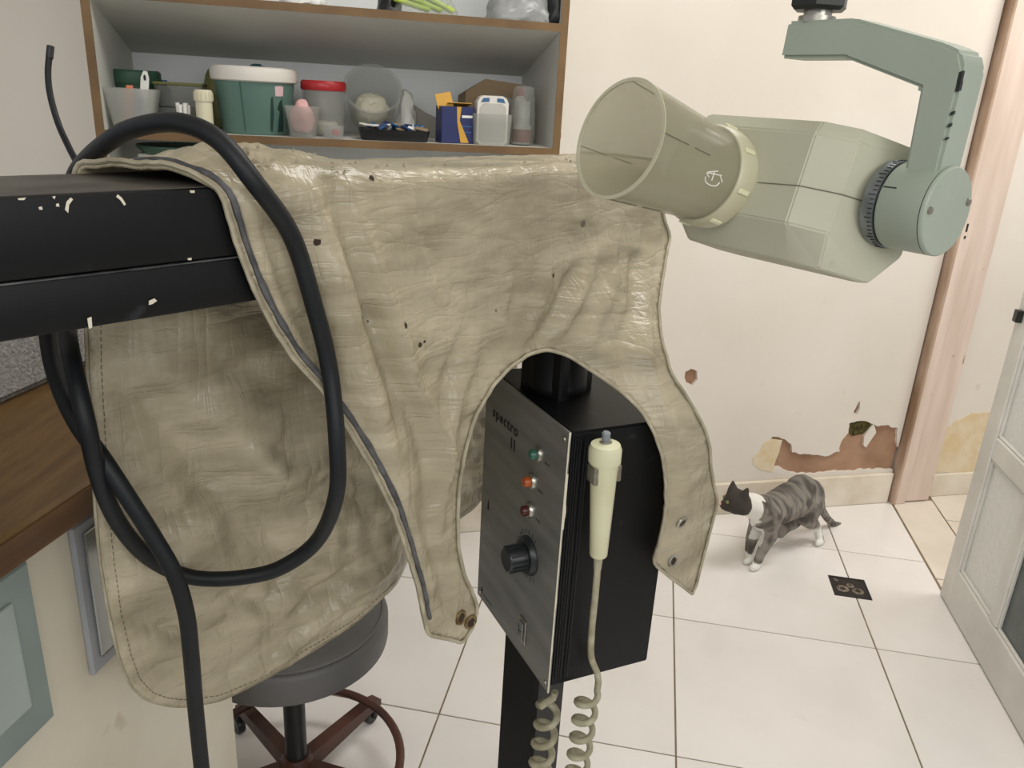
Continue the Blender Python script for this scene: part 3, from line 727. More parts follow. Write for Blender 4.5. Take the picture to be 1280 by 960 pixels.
for f in fo:
    try: ff = bm.faces.new([bv[i] for i in f])
    except ValueError: continue
    for lp_ in ff.loops: q = vo[idx[lp_.vert]]; lp_[uvl].uv = (q.x, q.y)
bmesh.ops.delete(bm, geom=[v for v in bm.verts if not v.link_faces], context='VERTS')
fab = fin('fabric', bm, 'apron', smooth=True); keep(fab, apron)
md = fab.modifiers.new('thickness', 'SOLIDIFY'); md.thickness = 0.004; md.offset = -1
# piping round the whole edge
rim = [sheet(p.x, p.y, 0.0015) for p in OL]
keep(tubed('edge_piping', rim + rim[:1], 0.0024, 'piping', n=7), apron)
# grey welt strip along the long left edge, twice stitched
ia = [i for i, p in enumerate(OL)]
def near_i(q): return min(ia, key=lambda i: (OL[i] - Vector(q)).length)
i0 = near_i((0.05, -BWD * 0.55)); i1 = near_i(FP[12])
seq = list(range(i0, len(OL))) + list(range(0, i1 - 2)) if i0 > i1 else list(range(i0, i1 - 2))
inner = []
cen = Vector((0.30, 0.22))
for i in seq:
    t = (OL[(i + 1) % len(OL)] - OL[i - 1]).normalized(); nrm = Vector((-t.y, t.x))
    if not inside(poly, *(OL[i] + nrm * 0.01)): nrm = -nrm
    inner.append(OL[i] + nrm * 0.0085)
for _ in range(3): inner = [inner[0]] + [inner[k] * 0.5 + (inner[k - 1] + inner[k + 1]) * 0.25 for k in range(1, len(inner) - 1)] + [inner[-1]]
wp = [sheet(p.x, p.y, 0.001) for p in inner]
keep(tubed('welt_strip', wp, [0.0030 + 0.0010 * noise.noise(p * 60) for p in wp], 'welt', n=7), apron)
# stitching: a running stitch on the back panel and round the neck
bm = bmesh.new()
for ring_a, ring_b, off in ((BP[0], BP[-1], 0.010),):
    ja, jb = near_i(ring_a), near_i(ring_b)
    rng = range(min(ja, jb), max(ja, jb)); prev = None; acc = []
    for i in rng:
        t = (OL[(i + 1) % len(OL)] - OL[i - 1]).normalized(); nrm = Vector((-t.y, t.x))
        if not inside(poly, *(OL[i] + nrm * 0.006)): nrm = -nrm
        acc.append(OL[i] + nrm * off)
    for k in range(len(acc) - 1):
        a, b = acc[k], acc[k].lerp(acc[k + 1], 0.62)
        sgn = -0.0046 if a.y < -BWD else 0.0002
        pa, pb = sheet(a.x, a.y, sgn), sheet(b.x, b.y, sgn)
        if (pb - pa).length > 1e-5: tube(bm, [pa, pb], 0.0004, 5)
o = keep(fin('stitching', bm, 'thread'), apron); o['kind'] = 'stuff'
# eyelets in the two shoulder straps
for (x, y), m in (((575, 776), 'brass'), ((586, 781), 'brass'), ((852, 658), 'silver'), ((842, 706), 'silver')):
    u, s = fpx(x, y); c = sheet(u, s, 0.0012); n1 = (sheet(u + 0.004, s) - sheet(u - 0.004, s)); n2 = (sheet(u, s + 0.004) - sheet(u, s - 0.004)); nn = n1.cross(n2).normalized()
    if nn.dot(CAM - c) < 0: nn = -nn
    fx = n1.normalized(); GM = frame(c, fx, nn.cross(fx), nn)
    g = keep(lathed('eyelet', [(0.0058, -0.001), (0.0062, 0.0015), (0.0078, 0.0024), (0.0098, 0.0015), (0.0104, -0.001)], m, M=GM, n=24), apron)
    h_ = lathed('eyelet_hole', [(0, 0.0004), (0.0060, 0.0004), (0.0060, -0.002), (0, -0.002)], 'hole', M=GM, n=20); h_.parent = g
# small tears on the sheet
for x, y, r_ in ((388, 309, 0.0035), (523, 437, 0.0035), (529, 433, 0.0018), (468, 412, 0.0014), (499, 411, 0.003), (447, 402, 0.0012), (727, 285, 0.005), (690, 350, 0.003), (712, 354, 0.0012), (467, 228, 0.003)):
    u, s = fpx(x, y); bm = bmesh.new(); k = 9
    cv = [bm.verts.new(sheet(u + r_ * (0.7 + 0.5 * random.random()) * math.cos(2 * math.pi * i / k), s + r_ * (0.7 + 0.5 * random.random()) * math.sin(2 * math.pi * i / k), 0.0008)) for i in range(k)]
    bm.faces.new(cv); rr_ = bmesh.ops.extrude_face_region(bm, geom=bm.faces[:])
    for g_ in rr_['geom']:
        if isinstance(g_, bmesh.types.BMVert): g_.co -= BN * 0.001
    keep(fin('worn_hole', bm, 'hole' if r_ < 0.0049 else 'thread'), apron)
# torn vinyl shreds on the top edge
bm = bmesh.new()
for k in range(60):
    u = 0.13 + 0.5 * random.random() ** 2.6; s = -0.004 - 0.03 * random.random(); p = sheet(u, s, 0.001)
    d1 = (BD * random.uniform(-1, 1) + BN * random.uniform(-1, 1)).normalized() * random.uniform(0.003, 0.008); up = Z * random.uniform(0.0005, 0.0035)
    tri = [p, p + d1, p + d1 * 0.5 + up]
    a = [bm.verts.new(q) for q in tri]; b_ = [bm.verts.new(q + Vector((0.0006, -0.0006, 0.0002))) for q in tri]
    bm.faces.new(a); bm.faces.new(b_[::-1])
    for i in range(3): bm.faces.new((a[i], a[(i + 1) % 3], b_[(i + 1) % 3], b_[i]))
o = keep(fin('torn_shreds', bm, 'piping'), apron); o['kind'] = 'stuff'

# ================================================================== BLACK CABLES
def nplane(x, y, off): return onplane(x, y, B0 + BN * off, BN)
def on_front(x, y, lift):
    u, s = fpx(x, y); return sheet(u, s, lift)
loop = [P(88, 262, 0.83), P(92, 226, 0.80), P(104, 205, 0.765), P(130, 181, 0.72), P(165, 161, 0.69), P(220, 153, 0.665), P(272, 174, 0.655), P(318, 228, 0.66)]
loop += [on_front(352, 300, 0.016), on_front(380, 385, 0.016), on_front(404, 465, 0.015), nplane(421, 550, 0.04), nplane(420, 620, 0.035)]
loop += [P(396, 676, 0.86), P(350, 710, 0.87), P(300, 722, 0.87), P(250, 723, 0.865), P(214, 713, 0.855), P(178, 690, 0.825), P(146, 650, 0.79), P(124, 598, 0.755), P(108, 530, 0.725), P(92, 460, 0.73), P(85, 420, 0.75), P(82, 370, 0.775)]
RCB = 0.0084
o = tubed('power_cable', spline(loop, 10), RCB, 'cable', n=16); tag(o, 'thick black rubber cable looped over the beam and across the apron', 'cable')
hang = [P(58, 372, 0.79), P(61, 425, 0.78), P(72, 475, 0.77), P(96, 528, 0.76), P(130, 576, 0.755), P(164, 628, 0.765), P(192, 672, 0.78), P(218, 718, 0.795), P(233, 768, 0.815), P(239, 820, 0.835), P(244, 880, 0.86), P(252, 960, 0.89), P(262, 1060, 0.93)]
end = hang[-1]; hang += [Vector((end.x + 0.02, end.y + 0.02, 0.25)), Vector((end.x + 0.05, end.y + 0.1, 0.03)), Vector((end.x - 0.05, end.y + 0.25, RCB))]
o = tubed('power_cable', spline(hang, 10), RCB, 'cable', n=16); tag(o, 'thick black rubber cable hanging straight down to the floor past the apron', 'cable')
thin = [P(63, 60, 0.92), P(60, 90, 0.92), P(63, 120, 0.92), P(73, 155, 0.92), P(86, 184, 0.91), P(97, 206, 0.90), P(106, 232, 0.88), P(108, 300, 0.86)]
o = empty('thin_cable', thin[-1], 'thin stiff black cable end standing up behind the beam', 'cable')
keep(tubed('core', spline(thin, 8), 0.0036, 'cable'), o)
e0 = (thin[0] - thin[1]).normalized(); keep(tubed('cut_end', [thin[0] - e0 * 0.012, thin[0] + e0 * 0.002], 0.0042, 'stoolpost'), o)

# ================================================================== TUBE HEAD
TH = R(54)
pv = Vector((math.cos(TH), -math.sin(TH), 0)); fv0 = Vector((-math.sin(TH), -math.cos(TH), 0))
PHI = R(15); fv = fv0 * math.cos(PHI) + Z * math.sin(PHI); uv = pv.cross(fv)
if uv.z < 0: uv = -uv
HO = P(1006, 243, 0.66)
HX = frame(HO, pv, fv, uv)      # x along the pivot axis (right), y along the cone, z up
head = empty('x_ray_tube_head', HO, 'cream enamelled x-ray tube head with clear cone in a grey-green yoke', 'x-ray head')
FY = 0.050
body = []
for z, k, kx in ((0.038, 1.0, 1.0), (0.049, 0.86, 0.95), (-0.031, 1.0, 1.0), (-0.058, 0.55, 0.88)):
    for x, y in ((-0.100, 0.040), (-0.092, FY), (0.027, FY), (0.053, 0.032), (0.076, -0.040), (0.050, -0.075), (-0.085, -0.075), (-0.105, -0.050)):
        body.append((x * kx, y * k, z))
keep(hull('housing', body, 'head', M=HX, bev=0.0012), head)
def cone_M(cx, cz): return HX @ frame(Vector((cx, FY, cz)), Vector((1, 0, 0)), Vector((0, 0, -1)), Vector((0, 1, 0)))
CX, CZ = -0.054, -0.006
CMx = cone_M(CX, CZ)
keep(lathed('collar_ring', [(0.0, 0.0), (0.0415, 0.0), (0.042, 0.004), (0.0412, 0.017), (0.0395, 0.019), (0.0, 0.019)], 'collar', M=CMx, n=48), head)
for k in range(8):
    keep(box('collar_notch', (-0.002, 0.0408, 0.0045), (0.002, 0.0432, 0.0165), 'cream', M=CMx @ Matrix.Rotation(R(k * 45 + 12), 4, 'Z'), bev=0.0005), head)
CLN = 0.118; CR0, CR1 = 0.0382, 0.0452
cone = keep(lathed('acrylic_cone', [(CR0, 0.019), (CR1, CLN), (CR1 - 0.0020, CLN), (CR0 - 0.0020, 0.019)], 'acrylic', M=CMx, n=64, close=True), head)
def on_cone(a, z, r=0.0):
    rr = CR0 + (CR1 - CR0) * (z - 0.02) / (CLN - 0.02) + r
    return CMx @ Vector((rr * math.cos(a), rr * math.sin(a), z))
for k in range(4):
    a = R(90 * k - 10)
    for z0, z1 in ((0.060, 0.080), (0.088, CLN - 0.001)):
        bm = bmesh.new(); tube(bm, [on_cone(a, z0), on_cone(a, z1)], 0.0005, 5)
        o = fin('centre_line', bm, 'line'); o.parent = cone
o = lathed('cone_rim', [(CR1 + 0.0002, CLN - 0.0012), (CR1 + 0.0004, CLN + 0.0004), (CR1 - 0.0024, CLN + 0.0004), (CR1 - 0.0022, CLN - 0.0012)], 'collar', M=CMx, n=64, close=True); o.parent = cone
lc = CMx.inverted() @ CAM; EA = math.atan2(lc.y, lc.x)
bm = bmesh.new()
for pts_ in ([(0.0, 0.0), (0.10, 0.012), (0.16, 0.008)], [(0.10, 0.012), (0.05, -0.006)], [(0.02, 0.004), (0.20, 0.003)], [(0.18, 0.012), (0.26, 0.009), (0.29, 0.002), (0.26, -0.005), (0.18, -0.007)], [(0.05, -0.004), (0.16, -0.010)]):
    tube(bm, spline([on_cone(EA - 0.15 + a_, 0.046 + z_, 0.0003) for a_, z_ in pts_], 5), 0.00055, 5)
o = fin('scuffed_emblem', bm, 'whiterim'); o.parent = cone; o['kind'] = 'stuff'
# seam drawn over the front facets, level with the pivot
sm_pts = [(-0.010, FY + 0.0004, -0.004), (0.027, FY + 0.0004, -0.002), (0.0535, 0.0324, -0.001), (0.0640, 0.001, 0.0)]
keep(tubed('seam_line', [HX @ Vector(q) for q in sm_pts], 0.0004, 'line', n=5), head)
# dial ring and pivot boss on the right end
PVM = HX @ frame(Vector((0.066, -0.012, 0.004)), Vector((0, 1, 0)), Vector((0, 0, 1)), Vector((1, 0, 0)))
PB_R = 0.0325
keep(lathed('scale_ring', [(0, -0.002), (PB_R, -0.002), (PB_R + 0.0005, 0.0), (PB_R + 0.0005, 0.008), (0, 0.008)], 'scale', M=PVM, n=48), head)
bm = bmesh.new()
for k in range(60):
    bbox(bm, (-0.0003, PB_R + 0.0003, 0.0042 if k % 5 else 0.002), (0.0003, PB_R + 0.0009, 0.0076), PVM @ Matrix.Rotation(R(k * 6), 4, 'Z'))
o = keep(fin('scale_marks', bm, 'ink'), head); o['kind'] = 'stuff'
keep(lathed('pivot_groove', [(0, 0.007), (PB_R - 0.0015, 0.007), (PB_R - 0.0015, 0.0105), (0, 0.0105)], 'darkmetal', M=PVM, n=40), head)
keep(lathed('pivot_boss', [(0, 0.0095), (PB_R - 0.0008, 0.0095), (PB_R, 0.011), (PB_R, 0.043), (0.0, 0.043)], 'yoke', M=PVM, n=48), head)
keep(lathed('boss_groove', [(0, 0.042), (PB_R - 0.0006, 0.042), (PB_R - 0.0006, 0.0442), (0, 0.0442)], 'darkmetal', M=PVM, n=40), head)
keep(lathed('boss_cap', [(0, 0.0438), (PB_R, 0.0438), (PB_R, 0.046), (PB_R - 0.001, 0.0472), (0.0, 0.0472)], 'yoke', M=PVM, n=48), head)
for a in (150, -10):
    keep(lathed('cap_screw', [(0, 0), (0.0028, 0), (0.0024, 0.0018), (0, 0.0022)], 'silver', M=PVM @ Matrix.Translation((0.0265 * math.cos(R(a)), 0.0265 * math.sin(R(a)), 0.0472)), n=12), head)
bm = bmesh.new(); bbox(bm, (-0.0004, PB_R - 0.0003, 0.011), (0.0004, PB_R + 0.0004, 0.021), PVM @ Matrix.Rotation(R(-78), 4, 'Z')); keep(fin('index_line', bm, 'ink'), head)
# yoke: lies in the vertical plane of the pivot axis
YC = PVM @ Vector((0, 0, 0.030))
YM = frame(YC, pv, Z, pv.cross(Z))     # x along the pivot (right), y up, z sideways
yk = [(-0.013, 0.0), (0.011, 0.0), (0.013, 0.097), (0.008, 0.108), (-0.004, 0.113), (-0.078, 0.132), (-0.138, 0.132), (-0.140, 0.104), (-0.080, 0.104), (-0.015, 0.084)]
bm = bmesh.new(); prism(bm, yk, -0.016, 0.016, YM)
bmesh.ops.bevel(bm, geom=[e for e in bm.edges], offset=0.0025, segments=2, affect='EDGES')
keep(fin('yoke_arm', bm, 'yoke', sharp=30), head)
for x0, x1, y0, y1, z0 in ((0.0106, 0.0126, 0.088, 0.0945, 0.0150), (0.0112, 0.0128, 0.082, 0.088, 0.0146), (0.0112, 0.0125, 0.0665, 0.0685, 0.0150), (0.0112, 0.0124, 0.0585, 0.0605, 0.0152), (0.0112, 0.0123, 0.050, 0.0512, 0.0152)):
    keep(hull('paint_chip', [(x + 0.0004 * k, y + 0.001 * (k % 2), z) for k, x in enumerate((x0, x1)) for y in (y0, y1) for z in (z0 - 0.002, 0.0160)], 'darkmetal', M=YM), head)
SWM = YM @ Matrix.Translation((-0.122, 0.132, 0)) @ Matrix.Rotation(R(-90), 4, 'X')
keep(lathed('swivel_nut', [(0, -0.001), (0.0145, -0.001), (0.0145, 0.004), (0.011, 0.0045), (0.011, 0.009), (0, 0.009)], 'silver', M=SWM, n=12), head)
keep(lathed('swivel_block', [(0, 0.008), (0.020, 0.008), (0.023, 0.011), (0.023, 0.030), (0.019, 0.034), (0, 0.034)], 'darkmetal', M=SWM, n=6, sharp=20), head)
top = 2.9 - (SWM @ Vector((0, 0, 0))).z
keep(lathed('drop_rod', [(0, 0.032), (0.014, 0.032), (0.014, top), (0, top)], 'darkmetal', M=SWM, n=20), head)

# ================================================================== SHELF CABINET
FRT = WP - WN * 0.39
SM = frame(FRT, WD, -WN, Z)     # x along wall, y out of the front, z up ; front plane y = 0
# negative y goes to the wall (-0.39)
sx0, sx1 = -2.272, -1.216
cab = empty('shelf_cabinet', FRT + WD * ((sx0 + sx1) / 2) - Z * 0 + Z * 0.86, 'open grey shelf unit with brown edged boards, fixed on the wall', 'shelf')
def cbox(name, lo, hi, m, bev=0.0): return keep(box(name, lo, hi, m, M=SM, bev=bev), cab)
T_ = 0.018
for x0, x1 in ((sx0 - T_, sx0), (sx1, sx1 + T_)):
    cbox('side_panel', (x0, -0.388, 0.86), (x1, -0.002, 2.25), 'laminate'); cbox('side_edge', (x0 - 0.0005, -0.002, 0.86), (x1 + 0.0005, 0.0, 2.25), 'edge')
cbox('back_panel', (sx0, -0.388, 0.86), (sx1, -0.383, 2.25), 'shelf_back')
def board(z, drop, lo=True):
    bm = bmesh.new(); M_ = SM
    q = [(sx0, -0.382, z - drop), (sx1, -0.382, z - drop), (sx1, -0.002, z), (sx0, -0.002, z)]
    a = [bm.verts.new(M_ @ Vector(p)) for p in q]; b_ = [bm.verts.new(M_ @ Vector((p[0], p[1], p[2] - T_))) for p in q]
    bm.faces.new(a); bm.faces.new(b_[::-1])
    for i in range(4): bm.faces.new((a[i], a[(i + 1) % 4], b_[(i + 1) % 4], b_[i]))
    keep(fin('shelf_board', bm, 'laminate'), cab)
    cbox('board_edge', (sx0, -0.0022, z - T_), (sx1, 0.0, z + 0.0002), 'edge')
ZB = SM.inverted() @ onplane(487, 177, FRT, WN); ZSH = ZB.z
ZU = (SM.inverted() @ onplane(540, 17, FRT, WN)).z
board(ZSH, 0.0); board(ZU, 0.098); board(0.878, 0.0); board(2.25, 0.0)

# things on the shelf. sp(x, depth behind the front edge): point on the board
def spt(px, py, back): # world point seen at the pixel, on a plane `back` behind the shelf front
    return onplane(px, py, FRT + WN * back, WN)
def loc(px, back, z=None):
    """local x on the shelf for a pixel column at depth `back`, at board level"""
    q = spt(px, 172, back); return (q - FRT).dot(WD)
def LM(x, back, z): return SM @ Matrix.Translation((x, -back, z))
ZF = ZSH + 0.0004
def size_px(px, back): return px * (spt(487, 172, back) - CAM).dot(fw) / FPX
def item(name, px, back, label, cat, z=None, group=None):
    x = loc(px, back); o = empty(name, SM @ Vector((x, -back, ZF if z is None else z)), label, cat, group); return o, LM(x, back, ZF if z is None else z)
def tub(bm, w0, w1, d0, d1, h, t=0.0015, M=None, cham=0.2):
    """open tapered box with a wall thickness"""
    def rg(w_, d_, z, ins=0):
        c = min(w_, d_) * cham; w_ -= ins; d_ -= ins
        return [bm.verts.new((x, y, z)) for x, y in ((-w_ + c, -d_), (w_ - c, -d_), (w_, -d_ + c), (w_, d_ - c), (w_ - c, d_), (-w_ + c, d_), (-w_, d_ - c), (-w_, -d_ + c))]
    rs = [rg(w0, d0, 0), rg(w1, d1, h), rg(w1, d1, h, t), rg(w0, d0, t, t)]
    for a, b_ in zip(rs, rs[1:]):
        for i in range(8): bm.faces.new((a[i], a[(i + 1) % 8], b_[(i + 1) % 8], b_[i]))
    bm.faces.new(rs[0][::-1]); bm.faces.new(rs[3])
    if M is not None: bmesh.ops.transform(bm, matrix=M, verts=[v for r in rs for v in r])
def tubbed(name, w0, w1, d0, d1, h, m, par, M, t=0.0015, cham=0.2):
    bm = bmesh.new(); tub(bm, w0, w1, d0, d1, h, t, M, cham); return keep(fin(name, bm, m, sharp=50), par)
# green tub behind on the left
o, M_ = item('round_tub', 175, 0.20, 'dark green round plastic tub at the left end of the shelf', 'tub')
keep(lathed('bowl', [(0, 0), (0.045, 0), (0.055, 0.10), (0.0, 0.10)], 'darkgreen', M=M_), o); keep(lathed('lid', [(0, 0.1), (0.060, 0.1), (0.062, 0.108), (0.062, 0.126), (0.057, 0.131), (0.050, 0.128), (0, 0.128)], 'darkgreen', M=M_), o)
# white square container with brush and packets
o, M_ = item('plastic_container', 171, 0.075, 'milky square container holding a white handled brush, leftmost on the shelf', 'container')
tubbed('tub', 0.040, 0.056, 0.04, 0.052, 0.090, 'milky', o, M_)
keep(box('card_packet', (-0.012, 0.02, 0.006), (0.016, 0.023, 0.086), 'blueprint', M=M_, bev=0.001), o); keep(box('card_packet', (0.012, 0.026, 0.006), (0.026, 0.029, 0.078), 'blue', M=M_, bev=0.001), o)
keep(hull('paper_figure', [(-0.016, 0.03, 0.01), (0.0, 0.03, 0.01), (-0.014, 0.032, 0.05), (0.008, 0.032, 0.07), (-0.005, 0.03, 0.097), (0.009, 0.03, 0.097), (0.0, 0.034, 0.06)], 'orange', M=M_), o)
bm = bmesh.new(); prism(bm, [(-0.007, -0.06), (0.007, -0.06), (0.010, 0.0), (0.0095, 0.03), (0.005, 0.045), (-0.003, 0.045), (-0.008, 0.03), (-0.008, 0.0)], -0.0025, 0.0025, M_ @ Matrix.Translation((0.026, 0.0, 0.085)) @ Matrix.Rotation(R(90), 4, 'X') @ Matrix.Rotation(R(-8), 4, 'Z'))
br = keep(fin('brush_handle', bm, 'white'), o)
s_ = lathed('handle_slot', [(0, 0), (0.0028, 0), (0.0028, 0.0005), (0, 0.0005)], 'ink', M=M_ @ Matrix.Translation((0.031, 0.0031, 0.115)) @ Matrix.Rotation(R(-90), 4, 'X') @ Matrix.Scale(2.4, 4, (0, 1, 0)), n=14); s_.parent = br
# clear stacked tubs
o, M_ = item('clear_tub', 231, 0.165, 'lidded clear food tub beside the green bucket', 'tub')
tubbed('lower_tub', 0.044, 0.052, 0.035, 0.042, 0.050, 'clearplastic', o, M_); keep(hull('contents', [(x, y, z) for x in (-.036, .036) for y in (-.03, .03) for z in (0.004, 0.04)], 'card', M=M_), o)
tubbed('upper_tub', 0.046, 0.056, 0.037, 0.046, 0.048, 'clearplastic', o, M_ @ Matrix.Translation((0, 0, 0.052)))
keep(box('lid', (-0.058, -0.048, 0.101), (0.058, 0.048, 0.108), 'olive', M=M_, bev=0.003), o)
o = empty('blue_clip', SM @ Vector((loc(211, 0.22), -0.22, ZF)), 'small blue plastic bottle between the green tub and clear tub', 'bottle')
keep(lathed('bottle', [(0, 0), (0.016, 0), (0.016, 0.09), (0.008, 0.10), (0.008, 0.112), (0, 0.112)], 'blueprint', M=LM(loc(211, 0.22), 0.22, ZF)), o)
o, M_ = item('tube_cup', 232, 0.06, 'small cup of white tubes in front of the clear tub', 'cup')
tubbed('cup', 0.018, 0.021, 0.018, 0.021, 0.035, 'clearplastic', o, M_)
for k in range(6):
    a = k * 1.05; keep(tubed('white_tube', [M_ @ Vector((0.009 * math.cos(a), 0.009 * math.sin(a), 0.003)), M_ @ Vector((0.012 * math.cos(a), 0.012 * math.sin(a), 0.060 + 0.004 * (k % 2)))], 0.0048, 'white', n=8), o)
o, M_ = item('cream_bottle', 258, 0.05, 'cream plastic bottle with ribbed cap, left of the green bucket', 'bottle')
keep(lathed('bottle', [(0, 0), (0.0185, 0), (0.0190, 0.003), (0.0190, 0.066), (0.018, 0.070), (0, 0.070)], 'creambottle', M=M_, n=20), o)
bm = bmesh.new(); lathe(bm, [(0, 0.070), (0.021, 0.070), (0.021, 0.092), (0.018, 0.096), (0, 0.096)], 20, M_)
for k in range(16): bbox(bm, (-0.0012, 0.020, 0.072), (0.0012, 0.022, 0.090), M_ @ Matrix.Rotation(R(k * 22.5), 4, 'Z'))
keep(fin('ribbed_cap', bm, 'creambottle', sharp=40), o)
# green bucket
o, M_ = item('green_bucket', 322, 0.115, 'green plastic bucket with white lid rim and dark leaf print', 'bucket')
keep(lathed('bucket', [(0, 0), (0.079, 0), (0.081, 0.004), (0.094, 0.125), (0.0, 0.125)], 'bucketgreen', M=M_, n=48), o)
keep(lathed('lid', [(0.0, 0.119), (0.096, 0.119), (0.101, 0.122), (0.103, 0.140), (0.100, 0.150), (0.092, 0.153), (0.086, 0.148), (0, 0.148)], 'whiterim', M=M_, n=48), o)
def on_bucket(a, z, r=0.0006):
    return Vector(((0.081 + 0.013 * z / 0.125 + r) * math.cos(a), (0.081 + 0.013 * z / 0.125 + r) * math.sin(a), z))
def bucket_patch(name, poly, m):
    bm = bmesh.new(); a = [bm.verts.new(M_ @ on_bucket(R(x), z)) for x, z in poly]; bm.faces.new(a); r_ = bmesh.ops.extrude_face_region(bm, geom=bm.faces[:])
    c = M_ @ Vector((0, 0, 0.06))
    for g_ in r_['geom']:
        if isinstance(g_, bmesh.types.BMVert): g_.co = g_.co + (c - g_.co).normalized() * 0.0012
    keep(fin(name, bm, m), o)
bucket_patch('price_sticker', [(56, 0.090), (48, 0.090), (42, 0.091), (42, 0.112), (48, 0.114), (57, 0.112)], 'labelpink')
bucket_patch('leaf_print', [(50, 0.008), (44, 0.008), (38, 0.01), (40, 0.05), (44, 0.085), (49, 0.075), (52, 0.06), (47, 0.055), (49, 0.03)], 'leafdark')
bucket_patch('leaf_print', [(64, 0.01), (60, 0.008), (58, 0.05), (60, 0.09), (63, 0.085), (64, 0.04)], 'leafdark')
bucket_patch('seam', [(106, 0.008), (104, 0.008), (106, 0.118), (108, 0.118)], 'darkgreen')
# bags behind the bucket
def bag(name, px, py0, py1, hw, back, dp, m, label, cat='bag', seed=1, base=None, amp=0.006):
    random.seed(seed); x = loc(px, back); zb = ZF if base is None else base
    zt = (SM.inverted() @ spt(px, py0, back)).z
    o = empty(name, SM @ Vector((x, -back, zb)), label, cat)
    pts_ = []
    for i in range(40):
        a = random.random() * 2 * math.pi; t = random.random(); k = (1 - 0.5 * t ** 2)
        pts_.append(SM @ Vector((x + hw * k * math.cos(a), -back + dp * k * math.sin(a), zb + 0.0015 + (zt - zb) * t * (0.85 + 0.15 * random.random()))))
    for sx in (-1, 1):
        for sy in (-1, 1): pts_.append(SM @ Vector((x + sx * hw * 0.85, -back + sy * dp * 0.85, zb + 0.0015)))
    keep(lumpy('wrap', pts_, m, voxel=0.008, smooth=2, amp=amp, nscale=55), o); return o
bag('olive_bag', 278, 76, 0, 0.05, 0.285, 0.05, 'olive', 'olive green plastic bag behind the left of the bucket', seed=3)
bag('teal_bag', 332, 74, 0, 0.066, 0.29, 0.05, 'teal', 'dark teal plastic bag behind the bucket lid', seed=4)
# pink cup
o, M_ = item('clear_cup', 379, 0.040, 'small clear cup stuffed with a pink glove', 'cup')
keep(lathed('cup', [(0, 0), (0.030, 0), (0.041, 0.066), (0.043, 0.068), (0.043, 0.071), (0.0395, 0.070), (0.029, 0.0015), (0, 0.0015)], 'clearplastic', M=M_, n=32), o)
random.seed(12)
keep(lumpy('pink_glove', [M_ @ Vector((0.029 * k * math.cos(a), 0.029 * k * math.sin(a), z)) for a in [i * 0.7 for i in range(9)] for z, k in ((0.012, 0.7), (0.03, 1.0), (0.06, 0.95), (0.086, 0.32), (0.078, 0.5))], 'pink', voxel=0.006, smooth=1, amp=0.005, nscale=70), o)
# red-lid jar
o, M_ = item('clear_jar', 406, 0.13, 'clear round jar with a red screw lid', 'jar')
keep(lathed('jar', [(0, 0), (0.045, 0), (0.050, 0.02), (0.0525, 0.108), (0.050, 0.112), (0.048, 0.108), (0.0455, 0.02), (0.042, 0.003), (0, 0.003)], 'clearplastic', M=M_, n=36), o)
keep(lathed('lid', [(0.0, 0.108), (0.054, 0.108), (0.056, 0.112), (0.056, 0.126), (0.052, 0.131), (0, 0.131)], 'red', M=M_, n=36), o)
keep(lumpy('cotton', [M_ @ Vector((0.036 * math.cos(a), 0.036 * math.sin(a), z)) for a in [i * 0.8 for i in range(8)] for z in (0.006, 0.035)], 'gauze', amp=0.004), o)
o, M_ = item('small_clear_jar', 417, 0.035, 'tiny clear jar with a red scrap, in front of the red lid jar', 'jar')
keep(lathed('jar', [(0, 0), (0.024, 0), (0.025, 0.028), (0.023, 0.030), (0.0225, 0.002), (0, 0.002)], 'clearplastic', M=M_, n=24), o); keep(box('red_scrap', (-0.008, -0.006, 0.004), (0.010, 0.006, 0.018), 'red', M=M_ @ Matrix.Rotation(R(20), 4, 'Y') @ Matrix.Translation((0, 0, 0.004)), bev=0.002), o)
# big tilted clear tub with gauze
o, M_ = item('large_clear_tub', 465, 0.20, 'large clear round tub tipped towards the room, with white gauze inside', 'tub')
TM_ = M_ @ Matrix.Translation((0, -0.02, 0.063)) @ Matrix.Rotation(R(-52), 4, 'X')
keep(lathed('tub', [(0, -0.02), (0.052, -0.02), (0.056, -0.015), (0.070, 0.085), (0.075, 0.087), (0.075, 0.093), (0.068, 0.091), (0.0535, -0.013), (0, -0.016)], 'clearplastic', M=TM_, n=48), o)
keep(lumpy('gauze', [TM_ @ Vector((0.046 * math.cos(a) * k, 0.046 * math.sin(a) * k, z)) for a in [i * 0.6 for i in range(11)] for z, k in ((-0.012, 1), (0.02, 1), (0.034, 0.6))], 'gauze', amp=0.006, nscale=80), o)
# white bag and grey pouch
bag('white_plastic_bag', 508, 108, 0, 0.026, 0.22, 0.04, 'whitebag', 'small white plastic bag right of the large clear tub', seed=6)
o, M_ = item('grey_pouch', 530, 0.25, 'grey paper pouch leaning behind the blue box', 'pouch')
bm = bmesh.new(); prism(bm, [(-0.034, 0.0), (0.036, 0.0), (0.04, 0.05), (0.0, 0.066), (-0.030, 0.085)], -0.006, 0.006, M_ @ Matrix.Rotation(R(80), 4, 'X')); keep(fin('pouch', bm, 'greypouch'), o)
